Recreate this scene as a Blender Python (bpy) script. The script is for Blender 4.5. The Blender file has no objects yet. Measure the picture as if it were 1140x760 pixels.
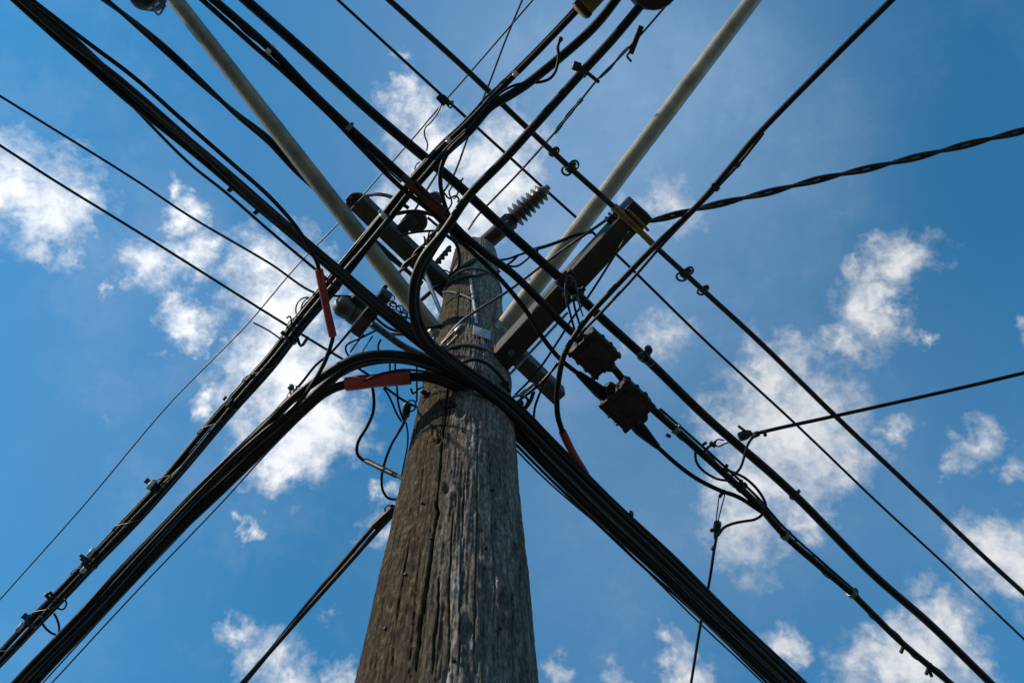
import bpy, bmesh, math, random
import numpy as np
from mathutils import Vector, Matrix, Quaternion
random.seed(7); RNG = np.random.default_rng(7)
D = bpy.data; S = bpy.context.scene; COL = S.collection
R = math.radians

# ------------------------------------------------------------------ camera
CAMZ, PITCH, F = 1.6, 70.0, 900.0            # eye height, degrees above level, focal length for a picture 1140 wide
cam_d = D.cameras.new('camera'); cam = D.objects.new('camera', cam_d); COL.objects.link(cam)
cam_d.sensor_width = 36; cam_d.lens = 36*F/1140; cam_d.clip_start = .05; cam_d.clip_end = 3000
cam.location = (0, 0, CAMZ); cam.rotation_euler = (R(90+PITCH), 0, 0)
S.camera = cam
# ------------------------------------------------------------------ light and exposure
S.view_settings.view_transform = 'Standard'; S.view_settings.look = 'None'
S.view_settings.exposure = 0.06; S.view_settings.gamma = 1; S.view_settings.use_curve_mapping = False
SUN_DIR = Vector((-.788, -.287, .545)).normalized()          # towards the sun
SUN_EL = math.asin(SUN_DIR.z); SUN_AZ = math.atan2(SUN_DIR.x, SUN_DIR.y)
sl = D.lights.new('sun', 'SUN'); sl.energy = 4.8; sl.angle = R(.53); sl.color = (1, .89, .74)
so = D.objects.new('sun', sl); COL.objects.link(so); so.location = (-8, 1, 14)
so.rotation_euler = (-SUN_DIR).to_track_quat('-Z', 'Y').to_euler()

CP, SP = math.cos(R(PITCH)), math.sin(R(PITCH))
FW = np.array((0, CP, SP)); RT = np.array((1., 0, 0)); UP = np.array((0, -SP, CP))
CAM = np.array((0, 0, CAMZ))
def ray(u, v): return FW + (u-570)/F*RT + (380-v)/F*UP
def P(u, v, h):                                            # the point h metres above the eye seen in that direction
    d = ray(u, v); return CAM + d*(h/d[2])
def depth(p): return float(np.dot(np.asarray(p)-CAM, FW))
def px(n, p): return n*depth(p)/F                          # n picture pixels in metres at p

def build_world():
    w = D.worlds.new('World'); S.world = w; w.use_nodes = True
    nt = w.node_tree; N = nt.nodes; L = nt.links; N.clear()
    out = N.new('ShaderNodeOutputWorld'); bg = N.new('ShaderNodeBackground'); bg.inputs[1].default_value = .15
    L.new(bg.outputs[0], out.inputs[0])
    sky = N.new('ShaderNodeTexSky'); sky.sky_type = 'NISHITA'; sky.sun_disc = False
    sky.sun_elevation = SUN_EL; sky.sun_rotation = SUN_AZ; sky.altitude = 900
    sky.air_density = 1.0; sky.dust_density = .05; sky.ozone_density = 2.4
    tint = N.new('ShaderNodeMix'); tint.data_type = 'RGBA'; tint.blend_type = 'MULTIPLY'; tint.inputs[0].default_value = 1
    L.new(sky.outputs[0], tint.inputs[6]); tint.inputs[7].default_value = SKY_TINT
    tc = N.new('ShaderNodeTexCoord')
    def vmath(op, a, b=None, sc=None):
        n = N.new('ShaderNodeVectorMath'); n.operation = op
        for i, x in enumerate((a, b)):
            if x is None: continue
            if hasattr(x, 'is_linked'): L.new(x, n.inputs[i])
            else: n.inputs[i].default_value = x
        if sc is not None: n.inputs[3].default_value = sc
        return n
    def m(op, a, b=None, c=None):
        n = N.new('ShaderNodeMath'); n.operation = op
        for i, x in enumerate((a, b, c)):
            if x is None: continue
            if hasattr(x, 'is_linked'): L.new(x, n.inputs[i])
            else: n.inputs[i].default_value = x
        return n.outputs[0]
    d = tc.outputs['Generated']
    def noise(scale, detail, rough, vec, off=(0, 0, 0)):
        n = N.new('ShaderNodeTexNoise'); n.inputs['Scale'].default_value = scale; n.inputs['Detail'].default_value = detail
        n.inputs['Roughness'].default_value = rough
        a = vmath('ADD', vec, off); L.new(a.outputs[0], n.inputs['Vector']); return n
    w1 = noise(9, 4, .6, d); w2 = noise(34, 5, .62, d, (3, 1, 7))
    o1 = vmath('SCALE', vmath('SUBTRACT', w1.outputs['Color'], (.5, .5, .5)).outputs[0], sc=.095)
    o2 = vmath('SCALE', vmath('SUBTRACT', w2.outputs['Color'], (.5, .5, .5)).outputs[0], sc=.062)
    wd = vmath('ADD', vmath('ADD', d, o1.outputs[0]).outputs[0], o2.outputs[0]).outputs[0]
    cur = None
    for (u, v, r, a) in CLOUDS:                            # one puff: direction in the sky, angular radius, density
        c = ray(u, v); ln = float(np.linalg.norm(c)); c = c/ln
        dist = vmath('DISTANCE', wd, tuple(c)).outputs['Value']
        rr = r/F/ln
        x = m('MULTIPLY_ADD', dist, -1.1/rr, a)
        cur = x if cur is None else m('SMOOTH_MAX', cur, x, .25)
    fb = noise(15, 10, .64, wd, (5, 5, 1)).outputs['Fac']
    fine = noise(48, 7, .62, d, (1, 8, 2)).outputs['Fac']
    dens = m('ADD', cur, m('MULTIPLY_ADD', fb, 2.1, -.98))
    dens = m('ADD', dens, m('MULTIPLY_ADD', fine, 1.5, -.78))
    mr = N.new('ShaderNodeMapRange'); mr.interpolation_type = 'SMOOTHSTEP'
    L.new(dens, mr.inputs[0]); mr.inputs[1].default_value = -.62; mr.inputs[2].default_value = 1.2
    mr.inputs[3].default_value = 0; mr.inputs[4].default_value = 1
    # thin veil of high cloud
    veil = noise(4.2, 7, .6, wd, (9, 2, 4)).outputs['Fac']
    vr = N.new('ShaderNodeMapRange'); vr.interpolation_type = 'SMOOTHSTEP'; L.new(veil, vr.inputs[0])
    vr.inputs[1].default_value = .48; vr.inputs[2].default_value = .78; vr.inputs[3].default_value = 0; vr.inputs[4].default_value = .10
    hz = None
    for (u, v, r, a) in VEIL:
        c = ray(u, v); c = c/np.linalg.norm(c)
        dist = vmath('DISTANCE', d, tuple(c)).outputs['Value']
        q = N.new('ShaderNodeMapRange'); q.interpolation_type = 'SMOOTHSTEP'; L.new(dist, q.inputs[0])
        q.inputs[1].default_value = 0; q.inputs[2].default_value = r/F; q.inputs[3].default_value = a; q.inputs[4].default_value = 0
        hz = q.outputs[0] if hz is None else m('ADD', hz, q.outputs[0])
    hz = m('MINIMUM', m('MULTIPLY', hz, m('MULTIPLY_ADD', veil, 1.6, .2)), .8)
    cov = m('MAXIMUM', mr.outputs[0], vr.outputs[0])
    # pale summer haze and far cloud towards the horizon
    sz = N.new('ShaderNodeSeparateXYZ'); L.new(d, sz.inputs[0])
    lowr = N.new('ShaderNodeMapRange'); lowr.interpolation_type = 'SMOOTHSTEP'; L.new(m('ADD', sz.outputs[2], m('MULTIPLY_ADD', fb, .3, -.15)), lowr.inputs[0])
    lowr.inputs[1].default_value = .10; lowr.inputs[2].default_value = .52; lowr.inputs[3].default_value = .6; lowr.inputs[4].default_value = 0
    cov = m('MAXIMUM', cov, lowr.outputs[0]); cov = m('MINIMUM', cov, .97)
    # thick cloud is whiter; the brightness falls away from the sun's side of the sky
    thick = N.new('ShaderNodeMapRange'); L.new(dens, thick.inputs[0]); thick.inputs[1].default_value = .1; thick.inputs[2].default_value = 1.1
    thick.inputs[3].default_value = .84; thick.inputs[4].default_value = 1.0
    sd = vmath('DOT_PRODUCT', d, tuple(SUN_DIR)).outputs['Value']
    sb = N.new('ShaderNodeMapRange'); L.new(sd, sb.inputs[0]); sb.inputs[1].default_value = .2; sb.inputs[2].default_value = .85
    sb.inputs[3].default_value = .76; sb.inputs[4].default_value = 1.12
    br = m('MULTIPLY', thick.outputs[0], sb.outputs[0])
    cl = vmath('SCALE', CLOUD_COL); L.new(br, cl.inputs[3])
    mix = N.new('ShaderNodeMix'); mix.data_type = 'RGBA'; L.new(cov, mix.inputs[0])
    hm_ = N.new('ShaderNodeMix'); hm_.data_type = 'RGBA'; L.new(hz, hm_.inputs[0]); L.new(tint.outputs[2], hm_.inputs[6]); hm_.inputs[7].default_value = VEIL_COL
    L.new(hm_.outputs[2], mix.inputs[6]); L.new(cl.outputs[0], mix.inputs[7])
    L.new(mix.outputs[2], bg.inputs[0])
SKY_TINT = (.36, 1.15, 1.27, 1)
CLOUD_COL = (6.6, 6.75, 7.0)
CLOUDS = [(300,300,44,1.10),(312,352,44,1.20),(322,415,54,1.35),(334,480,50,1.30),(362,455,42,1.20),(312,520,30,1.05),(345,520,30,0.90),
 (8,205,44,1.20),(50,228,46,1.10),(84,240,28,1.00),(20,190,30,0.80),
 (182,200,15,1.00),(200,238,22,1.10),(206,290,28,1.10),(168,290,32,1.10),(208,365,26,1.20),(222,388,14,0.90),(190,330,20,0.60),
 (122,318,14,1.10),(127,447,16,0.45),(235,450,19,0.90),(282,585,15,0.94),
 (262,690,20,0.77),(300,722,32,0.94),(326,752,30,1.02),(382,748,22,1.02),(375,685,18,0.42),
 (438,108,22,0.84),(460,134,32,1.04),(482,165,38,1.04),(540,175,46,0.94),(584,150,36,0.64),(470,245,46,1.14),(492,285,44,1.14),(556,215,40,1.04),(528,240,34,1.04),(440,60,16,0.24),
 (745,230,34,0.68),(728,370,44,0.48),(700,255,30,0.48),
 (1005,294,34,0.96),(962,350,38,1.04),(930,372,26,0.88),(1026,378,17,0.88),(985,330,24,0.88),(950,300,26,0.48),
 (858,428,52,0.92),(884,480,62,1.04),(850,540,54,0.96),(818,470,44,0.72),(905,520,40,0.88),(832,586,50,0.80),(930,490,30,0.72),(990,480,20,0.64),(1085,495,34,0.44),(1060,520,20,0.40),(900,590,30,0.64),
 (1124,622,42,1.12),(1136,520,24,0.56),(1138,380,18,0.56),
 (745,722,20,0.91),(762,748,28,0.99),(690,752,22,0.51),(622,748,24,0.42),
 (1005,742,52,0.99),(1045,700,38,0.88),(882,718,24,0.75),(962,752,36,0.91),(1080,740,34,0.75),(430,575,24,0.85),(424,545,16,0.50)]
VEIL = [(620,120,400,.42),(740,170,320,.18),(800,420,340,.12),(640,600,320,.20),(1000,560,300,.12),(150,330,320,.13),(60,600,300,.08)]
VEIL_COL = (2.1, 3.25, 4.9, 1)
build_world()

# ------------------------------------------------------------------ helpers
def tag(o, label, cat, group=None, kind=None):
    if label: o['label'] = label
    if cat: o['category'] = cat
    if group: o['group'] = group
    if kind: o['kind'] = kind
    return o
def thing(name, label, cat, loc, group=None):
    o = D.objects.new(name, None); COL.objects.link(o); o.location = tuple(loc); o.empty_display_size = .1
    return tag(o, label, cat, group)
WORLD = {}
class MB:
    def __init__(s): s.v = []; s.f = []
    def add(s, v, f):
        n = len(s.v); s.v.extend([tuple(map(float, q)) for q in v]); s.f.extend([tuple(i+n for i in q) for q in f]); return s
    def tube(s, pts, rad, n=10, cap=True):
        pts = np.asarray(pts, float); K = len(pts)
        rad = np.full(K, rad) if np.isscalar(rad) else np.asarray(rad, float)
        t = np.gradient(pts, axis=0); t /= np.linalg.norm(t, axis=1)[:, None]+1e-12
        a = np.cross(t[0], (0, 0, 1.)); a = a if np.linalg.norm(a) > 1e-3 else np.cross(t[0], (1., 0, 0)); a /= np.linalg.norm(a)
        V = []; ang = np.arange(n)*2*math.pi/n
        for i in range(K):
            a = a - t[i]*np.dot(a, t[i]); a /= np.linalg.norm(a); b = np.cross(t[i], a)
            V.append(pts[i]+rad[i]*(np.cos(ang)[:, None]*a+np.sin(ang)[:, None]*b))
        V = np.concatenate(V)
        Fc = [(i*n+j, i*n+(j+1) % n, (i+1)*n+(j+1) % n, (i+1)*n+j) for i in range(K-1) for j in range(n)]
        if cap: Fc += [tuple(range(n-1, -1, -1)), tuple((K-1)*n+j for j in range(n))]
        return s.add(V, Fc)
    def lathe(s, p0, p1, prof, n=20):                       # prof: (distance along p0->p1 as a fraction, radius in m)
        p0 = np.asarray(p0, float); p1 = np.asarray(p1, float); t = (p1-p0)/np.linalg.norm(p1-p0)
        a = np.cross(t, (0, 0, 1.)); a = a if np.linalg.norm(a) > 1e-3 else np.array((1., 0, 0)); a /= np.linalg.norm(a); b = np.cross(t, a)
        ang = np.arange(n)*2*math.pi/n
        V = np.concatenate([p0+(p1-p0)*f+r*(np.cos(ang)[:, None]*a+np.sin(ang)[:, None]*b) for f, r in prof]); K = len(prof)
        Fc = [(i*n+j, i*n+(j+1) % n, (i+1)*n+(j+1) % n, (i+1)*n+j) for i in range(K-1) for j in range(n)]
        Fc += [tuple(range(n-1, -1, -1)), tuple((K-1)*n+j for j in range(n))]
        return s.add(V, Fc)
    def box(s, c, ax, up, size, bev=.004):                  # centre, long axis, rough up, (length, width, height)
        x = np.asarray(ax, float); x /= np.linalg.norm(x); z = np.asarray(up, float); z = z-x*np.dot(x, z); z /= np.linalg.norm(z); y = np.cross(z, x)
        bm = bmesh.new(); bmesh.ops.create_cube(bm, size=1)
        for q in bm.verts: q.co = Vector((q.co.x*size[0], q.co.y*size[1], q.co.z*size[2]))
        if bev: bmesh.ops.bevel(bm, geom=bm.edges[:], offset=min(bev, min(size)*.45), segments=2, affect='EDGES', profile=.5)
        bm.verts.index_update()
        V = [np.asarray(c)+x*q.co.x+y*q.co.y+z*q.co.z for q in bm.verts]; Fc = [tuple(q.index for q in f.verts) for f in bm.faces]; bm.free()
        return s.add(V, Fc)
    def ball(s, c, r, n=10):
        c = np.asarray(c); k = n//2
        return s.lathe(c-np.array((0, 0, r)), c+np.array((0, 0, r)), [(.5-.5*math.cos(math.pi*i/k), max(r*math.sin(math.pi*i/k), r*.02)) for i in range(k+1)], n)
    def build(s, name, mat, parent=None, smooth=True, label=None, sharp=40):
        v = np.asarray(s.v); me = D.meshes.new(name)
        org = v.mean(axis=0) if parent is None else np.array(WORLD[parent.name] if parent.name in WORLD else parent.location)
        me.from_pydata((v-org).tolist(), [], s.f); me.update()
        bm = bmesh.new(); bm.from_mesh(me); bmesh.ops.recalc_face_normals(bm, faces=bm.faces[:]); bm.to_mesh(me); bm.free()
        if smooth:
            me.polygons.foreach_set('use_smooth', [True]*len(me.polygons))
            try: me.set_sharp_from_angle(angle=R(sharp))
            except Exception: pass
        me.materials.append(mat); o = D.objects.new(name, me); COL.objects.link(o)
        if parent is None: o.location = org; WORLD[o.name] = org
        else: o.parent = parent; WORLD[o.name] = org
        if label: o['label'] = label
        return o
def spline(pts, step=.02):                                  # centripetal Catmull-Rom through 3D points
    p = np.asarray(pts, float)
    if len(p) == 2:
        k = max(2, int(np.linalg.norm(p[1]-p[0])/max(step, .05))); return p[0]+(p[1]-p[0])*np.linspace(0, 1, k+1)[:, None]
    q = np.vstack([2*p[0]-p[1], p, 2*p[-1]-p[-2]]); out = []
    for i in range(1, len(q)-2):
        p0, p1, p2, p3 = q[i-1:i+3]
        t0 = 0; t1 = t0+np.linalg.norm(p1-p0)**.5; t2 = t1+np.linalg.norm(p2-p1)**.5; t3 = t2+np.linalg.norm(p3-p2)**.5
        k = max(3, min(160, int(np.linalg.norm(p2-p1)/step)))
        t = np.linspace(t1, t2, k, endpoint=False)[:, None]
        A1 = (t1-t)/(t1-t0)*p0+(t-t0)/(t1-t0)*p1; A2 = (t2-t)/(t2-t1)*p1+(t-t1)/(t2-t1)*p2; A3 = (t3-t)/(t3-t2)*p2+(t-t2)/(t3-t2)*p3
        B1 = (t2-t)/(t2-t0)*A1+(t-t0)/(t2-t0)*A2; B2 = (t3-t)/(t3-t1)*A2+(t-t1)/(t3-t1)*A3
        out.append((t2-t)/(t2-t1)*B1+(t-t1)/(t2-t1)*B2)
    out.append(q[-2][None]); return np.concatenate(out)
def heights(pts, h):                                        # fill in missing heights between the given ones
    pts = [tuple(q) for q in pts]; L = [0]
    for a, b in zip(pts, pts[1:]): L.append(L[-1]+math.hypot(b[0]-a[0], b[1]-a[1]))
    k = [(L[i], q[2]) for i, q in enumerate(pts) if len(q) > 2]
    if not k: return [(q[0], q[1], h) for q in pts]
    return [(q[0], q[1], float(np.interp(L[i], [a for a, _ in k], [b for _, b in k]))) for i, q in enumerate(pts)]
def run(pts, h=3.0, e0=0, e1=0, sag=0.0, off=0):            # course of a wire; e0/e1 carry it on past the first/last point, in metres
    w = [P(*q) for q in heights(pts, h)]
    if e0:
        d = w[0]-w[1]; d /= np.linalg.norm(d); w = [w[0]+d*e0, w[0]+d*e0*.5]+w
    if e1:
        d = w[-1]-w[-2]; d /= np.linalg.norm(d); w = w+[w[-1]+d*e1*.5, w[-1]+d*e1]
    return spline(w)
def wmid(pts, h): q = heights(pts, h); return P(*q[len(q)//2])
FAR = 9.0

# ------------------------------------------------------------------ materials
def mat(name, col, rough=.5, metal=0, col2=None, scale=30, bump=0., bscale=120, stretch=(1, 1, 1), spec=.5, lo=.35, hi=.65, detail=6):
    m_ = D.materials.new(name); m_.use_nodes = True; nt = m_.node_tree; N = nt.nodes; L = nt.links; b = N['Principled BSDF']
    b.inputs['Roughness'].default_value = rough; b.inputs['Metallic'].default_value = metal; b.inputs['Base Color'].default_value = (*col, 1)
    b.inputs['Specular IOR Level'].default_value = spec
    tc = N.new('ShaderNodeTexCoord'); mp = N.new('ShaderNodeMapping'); L.new(tc.outputs['Object'], mp.inputs[0]); mp.inputs['Scale'].default_value = stretch
    if col2:
        n = N.new('ShaderNodeTexNoise'); n.inputs['Scale'].default_value = scale; n.inputs['Detail'].default_value = detail; n.inputs['Roughness'].default_value = .65
        L.new(mp.outputs[0], n.inputs['Vector']); r = N.new('ShaderNodeValToRGB'); L.new(n.outputs['Fac'], r.inputs[0])
        r.color_ramp.elements[0].position = lo; r.color_ramp.elements[1].position = hi
        r.color_ramp.elements[0].color = (*col, 1); r.color_ramp.elements[1].color = (*col2, 1); L.new(r.outputs[0], b.inputs['Base Color'])
        q = N.new('ShaderNodeMapRange'); L.new(n.outputs['Fac'], q.inputs[0]); q.inputs[3].default_value = max(rough-.12, .05); q.inputs[4].default_value = min(rough+.15, 1)
        L.new(q.outputs[0], b.inputs['Roughness'])
    if bump:
        n2 = N.new('ShaderNodeTexNoise'); n2.inputs['Scale'].default_value = bscale; n2.inputs['Detail'].default_value = 5; L.new(mp.outputs[0], n2.inputs['Vector'])
        bp = N.new('ShaderNodeBump'); bp.inputs['Strength'].default_value = bump; bp.inputs['Distance'].default_value = .004
        L.new(n2.outputs['Fac'], bp.inputs['Height']); L.new(bp.outputs[0], b.inputs['Normal'])
    return m_
M = dict(
 cable=mat('black_cable_sheath', (.009, .009, .009), .5, col2=(.030, .027, .024), scale=11, lo=.46, hi=.78, bump=.15, bscale=60, spec=.22),
 old=mat('weathered_cable_sheath', (.018, .018, .017), .6, col2=(.045, .040, .035), scale=25, bump=.25, bscale=90, spec=.25),
 wire=mat('dark_wire', (.010, .010, .011), .5, col2=(.02, .018, .017), scale=20, spec=.25),
 strand=mat('galvanised_strand', (.12, .12, .115), .5, .3, col2=(.05, .046, .042), scale=40, bump=.4, bscale=220),
 pipe=mat('galvanised_pipe', (.43, .37, .275), .45, .1, col2=(.22, .18, .12), scale=7, bump=.18, bscale=45, detail=9, stretch=(1, 1, .5)),
 dullpipe=mat('darker_pipe', (.28, .225, .15), .45, .1, col2=(.125, .098, .06), scale=7, bump=.18, bscale=45, detail=9, stretch=(1, 1, .5)),  # same finish as the other pipe in a darker brown tone
 steel=mat('dull_steel', (.24, .24, .24), .4, .8, col2=(.13, .12, .11), scale=30, bump=.2),
 bright=mat('bright_aluminium', (.80, .80, .80), .4, .1, col2=(.62, .62, .62), scale=25),
 rust=mat('rusty_iron', (.042, .032, .029), .7, .15, col2=(.020, .0155, .0145), scale=22, bump=.5, bscale=70),
 darkiron=mat('dark_iron', (.022, .018, .018), .6, .3, col2=(.04, .027, .024), scale=20, bump=.3, bscale=70),
 brown=mat('brown_tape', (.10, .035, .02), .6, col2=(.045, .02, .014), scale=35, bump=.3),
 red=mat('faded_red_sleeve', (.54, .068, .05), .55, col2=(.26, .042, .034), scale=14, bump=.25, bscale=60),
 yellow=mat('dirty_yellow_sleeve', (.30, .19, .025), .5, col2=(.10, .07, .015), scale=24, bump=.2),
 timber=mat('tarred_crossarm_timber', (.034, .033, .030), .85, col2=(.070, .066, .058), scale=14, bump=.6, bscale=40, stretch=(1, 1, 3)),
 porcelain=mat('brown_porcelain', (.075, .066, .054), .35, col2=(.11, .095, .08), scale=12),
 greyporc=mat('grey_glazed_porcelain', (.075, .070, .058), .6, col2=(.04, .037, .030), scale=14, bump=.1),
 plate=mat('pale_metal_tag', (.40, .41, .42), .6, .1, col2=(.24, .24, .24), scale=22),
 plastic=mat('black_plastic_fitting', (.012, .012, .013), .5, col2=(.024, .022, .02), scale=20),
)

# ------------------------------------------------------------------ ground (below the picture)
def sheet(name, x0, x1, y0, y1, z, m_):
    mb = MB(); mb.add([(x0, y0, z), (x1, y0, z), (x1, y1, z), (x0, y1, z)], [(0, 1, 2, 3)]); o = mb.build(name, m_, smooth=False); o['kind'] = 'structure'; return o
sheet('ground', -400, 400, -400, 400, -.13, mat('verge_grass', (.035, .055, .018), .95, col2=(.07, .08, .03), scale=3, bump=.8, bscale=50))
sheet('road', -400, 400, -9, -1.6, -.126, mat('asphalt', (.045, .045, .047), .9, col2=(.065, .064, .062), scale=8, bump=.7, bscale=160))
mb = MB(); mb.box((0, .9, -.065), (1, 0, 0), (0, 0, 1), (160, 4.9, .13), .01)
o = mb.build('pavement', mat('worn_concrete', (.075, .073, .068), .9, col2=(.11, .105, .095), scale=4, bump=.5, bscale=90)); o['kind'] = 'structure'

# unseen trees and hedges added below the picture to shade cables from bright horizon
tv, tf = [], []
for k in range(34):
    a_ = 2*math.pi*k/34+RNG.uniform(-.06, .06); d_ = RNG.uniform(15, 21); h_ = RNG.uniform(5.6, 8.2)
    cx, cy = d_*math.sin(a_), d_*math.cos(a_)
    for j in range(520):
        g = RNG.normal(size=3); g /= np.linalg.norm(g); q = np.array((cx, cy, h_*.5))+g*np.array((1.9, 1.9, h_*.46))*RNG.uniform(.55, 1)**.5
        u_ = RNG.normal(size=3); u_ /= np.linalg.norm(u_); w_ = np.cross(u_, RNG.normal(size=3)); w_ /= np.linalg.norm(w_); s_ = RNG.uniform(.25, .5); n_ = len(tv)
        tv += [tuple(q-u_*s_), tuple(q+w_*s_*.6), tuple(q+u_*s_), tuple(q-w_*s_*.6)]; tf.append((n_, n_+1, n_+2, n_+3))
mb = MB(); mb.v, mb.f = tv, tf; o = mb.build('added_treeline', mat('foliage', (.035, .06, .02), .7, col2=(.08, .11, .035), scale=2), smooth=False); tag(o, 'added unseen ring of green trees and hedges, shading the cables from the horizon', 'trees', None, 'stuff')

# ------------------------------------------------------------------ the pole
POLE_Y = 1.4
def on_plane(u, v): d = ray(u, v); return CAM+d*(POLE_Y/d[1])
PA, PB = on_plane(498.2, 760), on_plane(527.4, 317)
AX = (PB-PA)/(PB-PA)[2]                                    # axis per metre of height
RA, RB = .2105, .1635
def axis(z): return PA+AX*(z-PA[2])
def rad(z): return RA+(RB-RA)*(z-PA[2])/(PB[2]-PA[2])
TOP_Z = CAMZ+5.62
def hit(u, v):                                             # where a line of sight first meets the pole
    d = ray(u, v); lo = None
    for s in np.linspace(.8, 8, 1500):
        p = CAM+d*s
        if p[2] > TOP_Z: return None
        c = axis(p[2])
        if math.hypot(p[0]-c[0], p[1]-c[1]) < rad(p[2]): return p
    return None
def front(pts, gap=.02, h=None):                           # points resting on the pole's near side
    out = []
    for u, v in pts:
        p = hit(u, v)
        if p is None: out.append(P(u, v, h)); continue
        c = axis(p[2]); n = np.array((p[0]-c[0], p[1]-c[1], 0)); n /= np.linalg.norm(n); out.append(p+n*gap)
    return out
def vnoise(x, y, nx, seed):                                # value noise, periodic over nx cells in x
    g = np.random.default_rng(seed).random((nx, 4096)); xi = np.floor(x).astype(int); yi = np.floor(y).astype(int)
    fx = x-xi; fy = y-yi; fx = fx*fx*(3-2*fx); fy = fy*fy*(3-2*fy)
    a = g[xi % nx, yi % 4096]; b = g[(xi+1) % nx, yi % 4096]; c = g[xi % nx, (yi+1) % 4096]; e = g[(xi+1) % nx, (yi+1) % 4096]
    return (a*(1-fx)+b*fx)*(1-fy)+(c*(1-fx)+e*fx)*fy
def build_pole():
    root = thing('utility_pole', 'weathered cracked timber pole rising from bottom centre, tapering into the tangle of cables', 'utility pole', (axis(0)[0], POLE_Y, 0))
    NT = 560
    zs = [-.6, 0, .6, 1.2, 1.8, 2.3]; z = 2.3
    while z < TOP_Z: z += .0021*(z-1.6)**1.25+.0022; zs.append(min(z, TOP_Z))
    zs = np.array(zs); th = np.arange(NT)*2*math.pi/NT
    T, Z = np.meshgrid(th, zs); tn = T/(2*math.pi)
    disp = .005*(vnoise(tn*14, Z*2.3, 14, 1)-.5)+.003*(vnoise(tn*60, Z*3.5, 60, 2)-.5)+.0035*(vnoise(tn*170, Z*6, 170, 3)-.5)+.0032*(vnoise(tn*270, Z*16, 270, 4)-.5)+.0018*(vnoise(tn*270, Z*90, 270, 8)-.5)
    # fine grain checks everywhere: thin ridged noise
    rd = np.abs(vnoise(tn*46+.25*vnoise(tn*20, Z*5, 20, 9), Z*.9, 46, 5)-.5)
    gate = np.clip((vnoise(tn*24, Z*1.1, 24, 6)-.45)*4, 0, 1)
    disp -= .006*np.exp(-(rd/.016)**2)*gate
    # the long shakes the photograph shows
    cr = np.zeros_like(disp)
    def crack(pts, wid, dep):
        nonlocal cr
        tz = []
        for u, v in pts:
            p = hit(u, v); c = axis(p[2]); tz.append((p[2], math.atan2(p[1]-c[1], p[0]-c[0]) % (2*math.pi)))
        tz.sort(); zz = np.array([a for a, _ in tz]); tt = np.array([b for _, b in tz])
        tc = np.interp(Z, zz, tt)+.016*(vnoise(Z*0+.5, Z*17, 4, int(pts[0][0]))-.5)+.02*(vnoise(Z*0+.5, Z*4, 4, int(pts[0][1]))-.5)
        ends = np.clip((Z-zz[0])/.18, 0, 1)*np.clip((zz[-1]-Z)/.18, 0, 1)
        dd = np.abs((T-tc+math.pi) % (2*math.pi)-math.pi)*rad(Z)
        w = .72*wid*(.45+.55*ends)*(.6+.8*vnoise(Z*0+.5, Z*9, 4, 77))
        cr = np.maximum(cr, dep*np.clip(1-dd/w, 0, 1)**.8*np.clip(ends*3, 0, 1))
    crack([(500,425),(498,440),(496,465),(491,505),(489,540),(486,562),(488,571),(483,594),(478,640),(470,690),(462,758)], .0052, .035)
    crack([(489,640),(488,684),(485,707),(481,758)], .0048, .03)
    crack([(458,585),(455,605),(448,652),(439,707),(437,758)], .0034, .022)
    crack([(470,600),(462,660),(455,758)], .0024, .015); crack([(447,560),(430,640),(418,758)], .0028, .02)
    crack([(505,560),(500,660),(501,758)], .0026, .016); crack([(532,470),(531,560),(529,652),(528,756)], .0026, .014)
    crack([(519,520),(514,600),(511,756)], .0022, .014); crack([(559,560),(566,660),(572,756)], .0026, .016); crack([(545,500),(548,620),(550,756)], .002, .011)
    crack([(525,300),(524,340),(523,365)], .005, .02); crack([(478,480),(470,530),(464,590)], .002, .013)
    crack([(540,440),(545,520),(553,600)], .002, .012); crack([(512,320),(508,360)], .004, .015)
    disp = disp-cr
    for (u, v, a, s) in ((560,669,.018,.012),(570,612,.018,.01),(513,462,.012,.009),(489,489,.011,.012),(520,700,.008,.012),(498,545,.009,.01),(541,640,.01,.012)):   # knots and gouges
        p = hit(u, v); c = axis(p[2]); t0 = math.atan2(p[1]-c[1], p[0]-c[0]); dd = np.hypot((((T-t0+math.pi) % (2*math.pi))-math.pi)*rad(Z), (Z-p[2])*.45)
        disp += -a*np.exp(-(dd/s)**2)+.5*a*np.exp(-((dd-2.1*s)/s)**2)
    rr = rad(Z)*(1+.01*np.cos(2*T+.6))+disp
    rr = np.where(Z > TOP_Z-.05, rr-.02*np.clip((Z-TOP_Z+.05)/.05, 0, 1), rr)
    ctr = PA[None, None, :]+AX[None, None, :]*(Z[..., None]-PA[2])
    V = np.stack([ctr[..., 0]+rr*np.cos(T), ctr[..., 1]+rr*np.sin(T), Z], -1).reshape(-1, 3)
    n = len(zs); I = (np.arange(n-1)[:, None]*NT+np.arange(NT)[None, :]).ravel(); J = (np.arange(n-1)[:, None]*NT+(np.arange(NT)[None, :]+1) % NT).ravel()
    Fq = np.stack([I, J, J+NT, I+NT], 1)
    me = D.meshes.new('shaft'); org = np.array(root.location); me.vertices.add(len(V)); me.vertices.foreach_set('co', (V-org).astype(np.float32).ravel())
    me.loops.add(Fq.size); me.loops.foreach_set('vertex_index', Fq.ravel().astype(np.int32)); me.polygons.add(len(Fq))
    me.polygons.foreach_set('loop_start', np.arange(len(Fq), dtype=np.int32)*4)
    me.update(calc_edges=True); me.polygons.foreach_set('use_smooth', [True]*len(Fq))
    # bleaching and moss, plus painted evening-out of the sunlight: left darkened, right lightened
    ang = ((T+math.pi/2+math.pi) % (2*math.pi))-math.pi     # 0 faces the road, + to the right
    sm = np.clip((ang-.05+.25*(vnoise(tn*30, Z*2.2, 30, 24)-.5))/.45, 0, 1)
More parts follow.
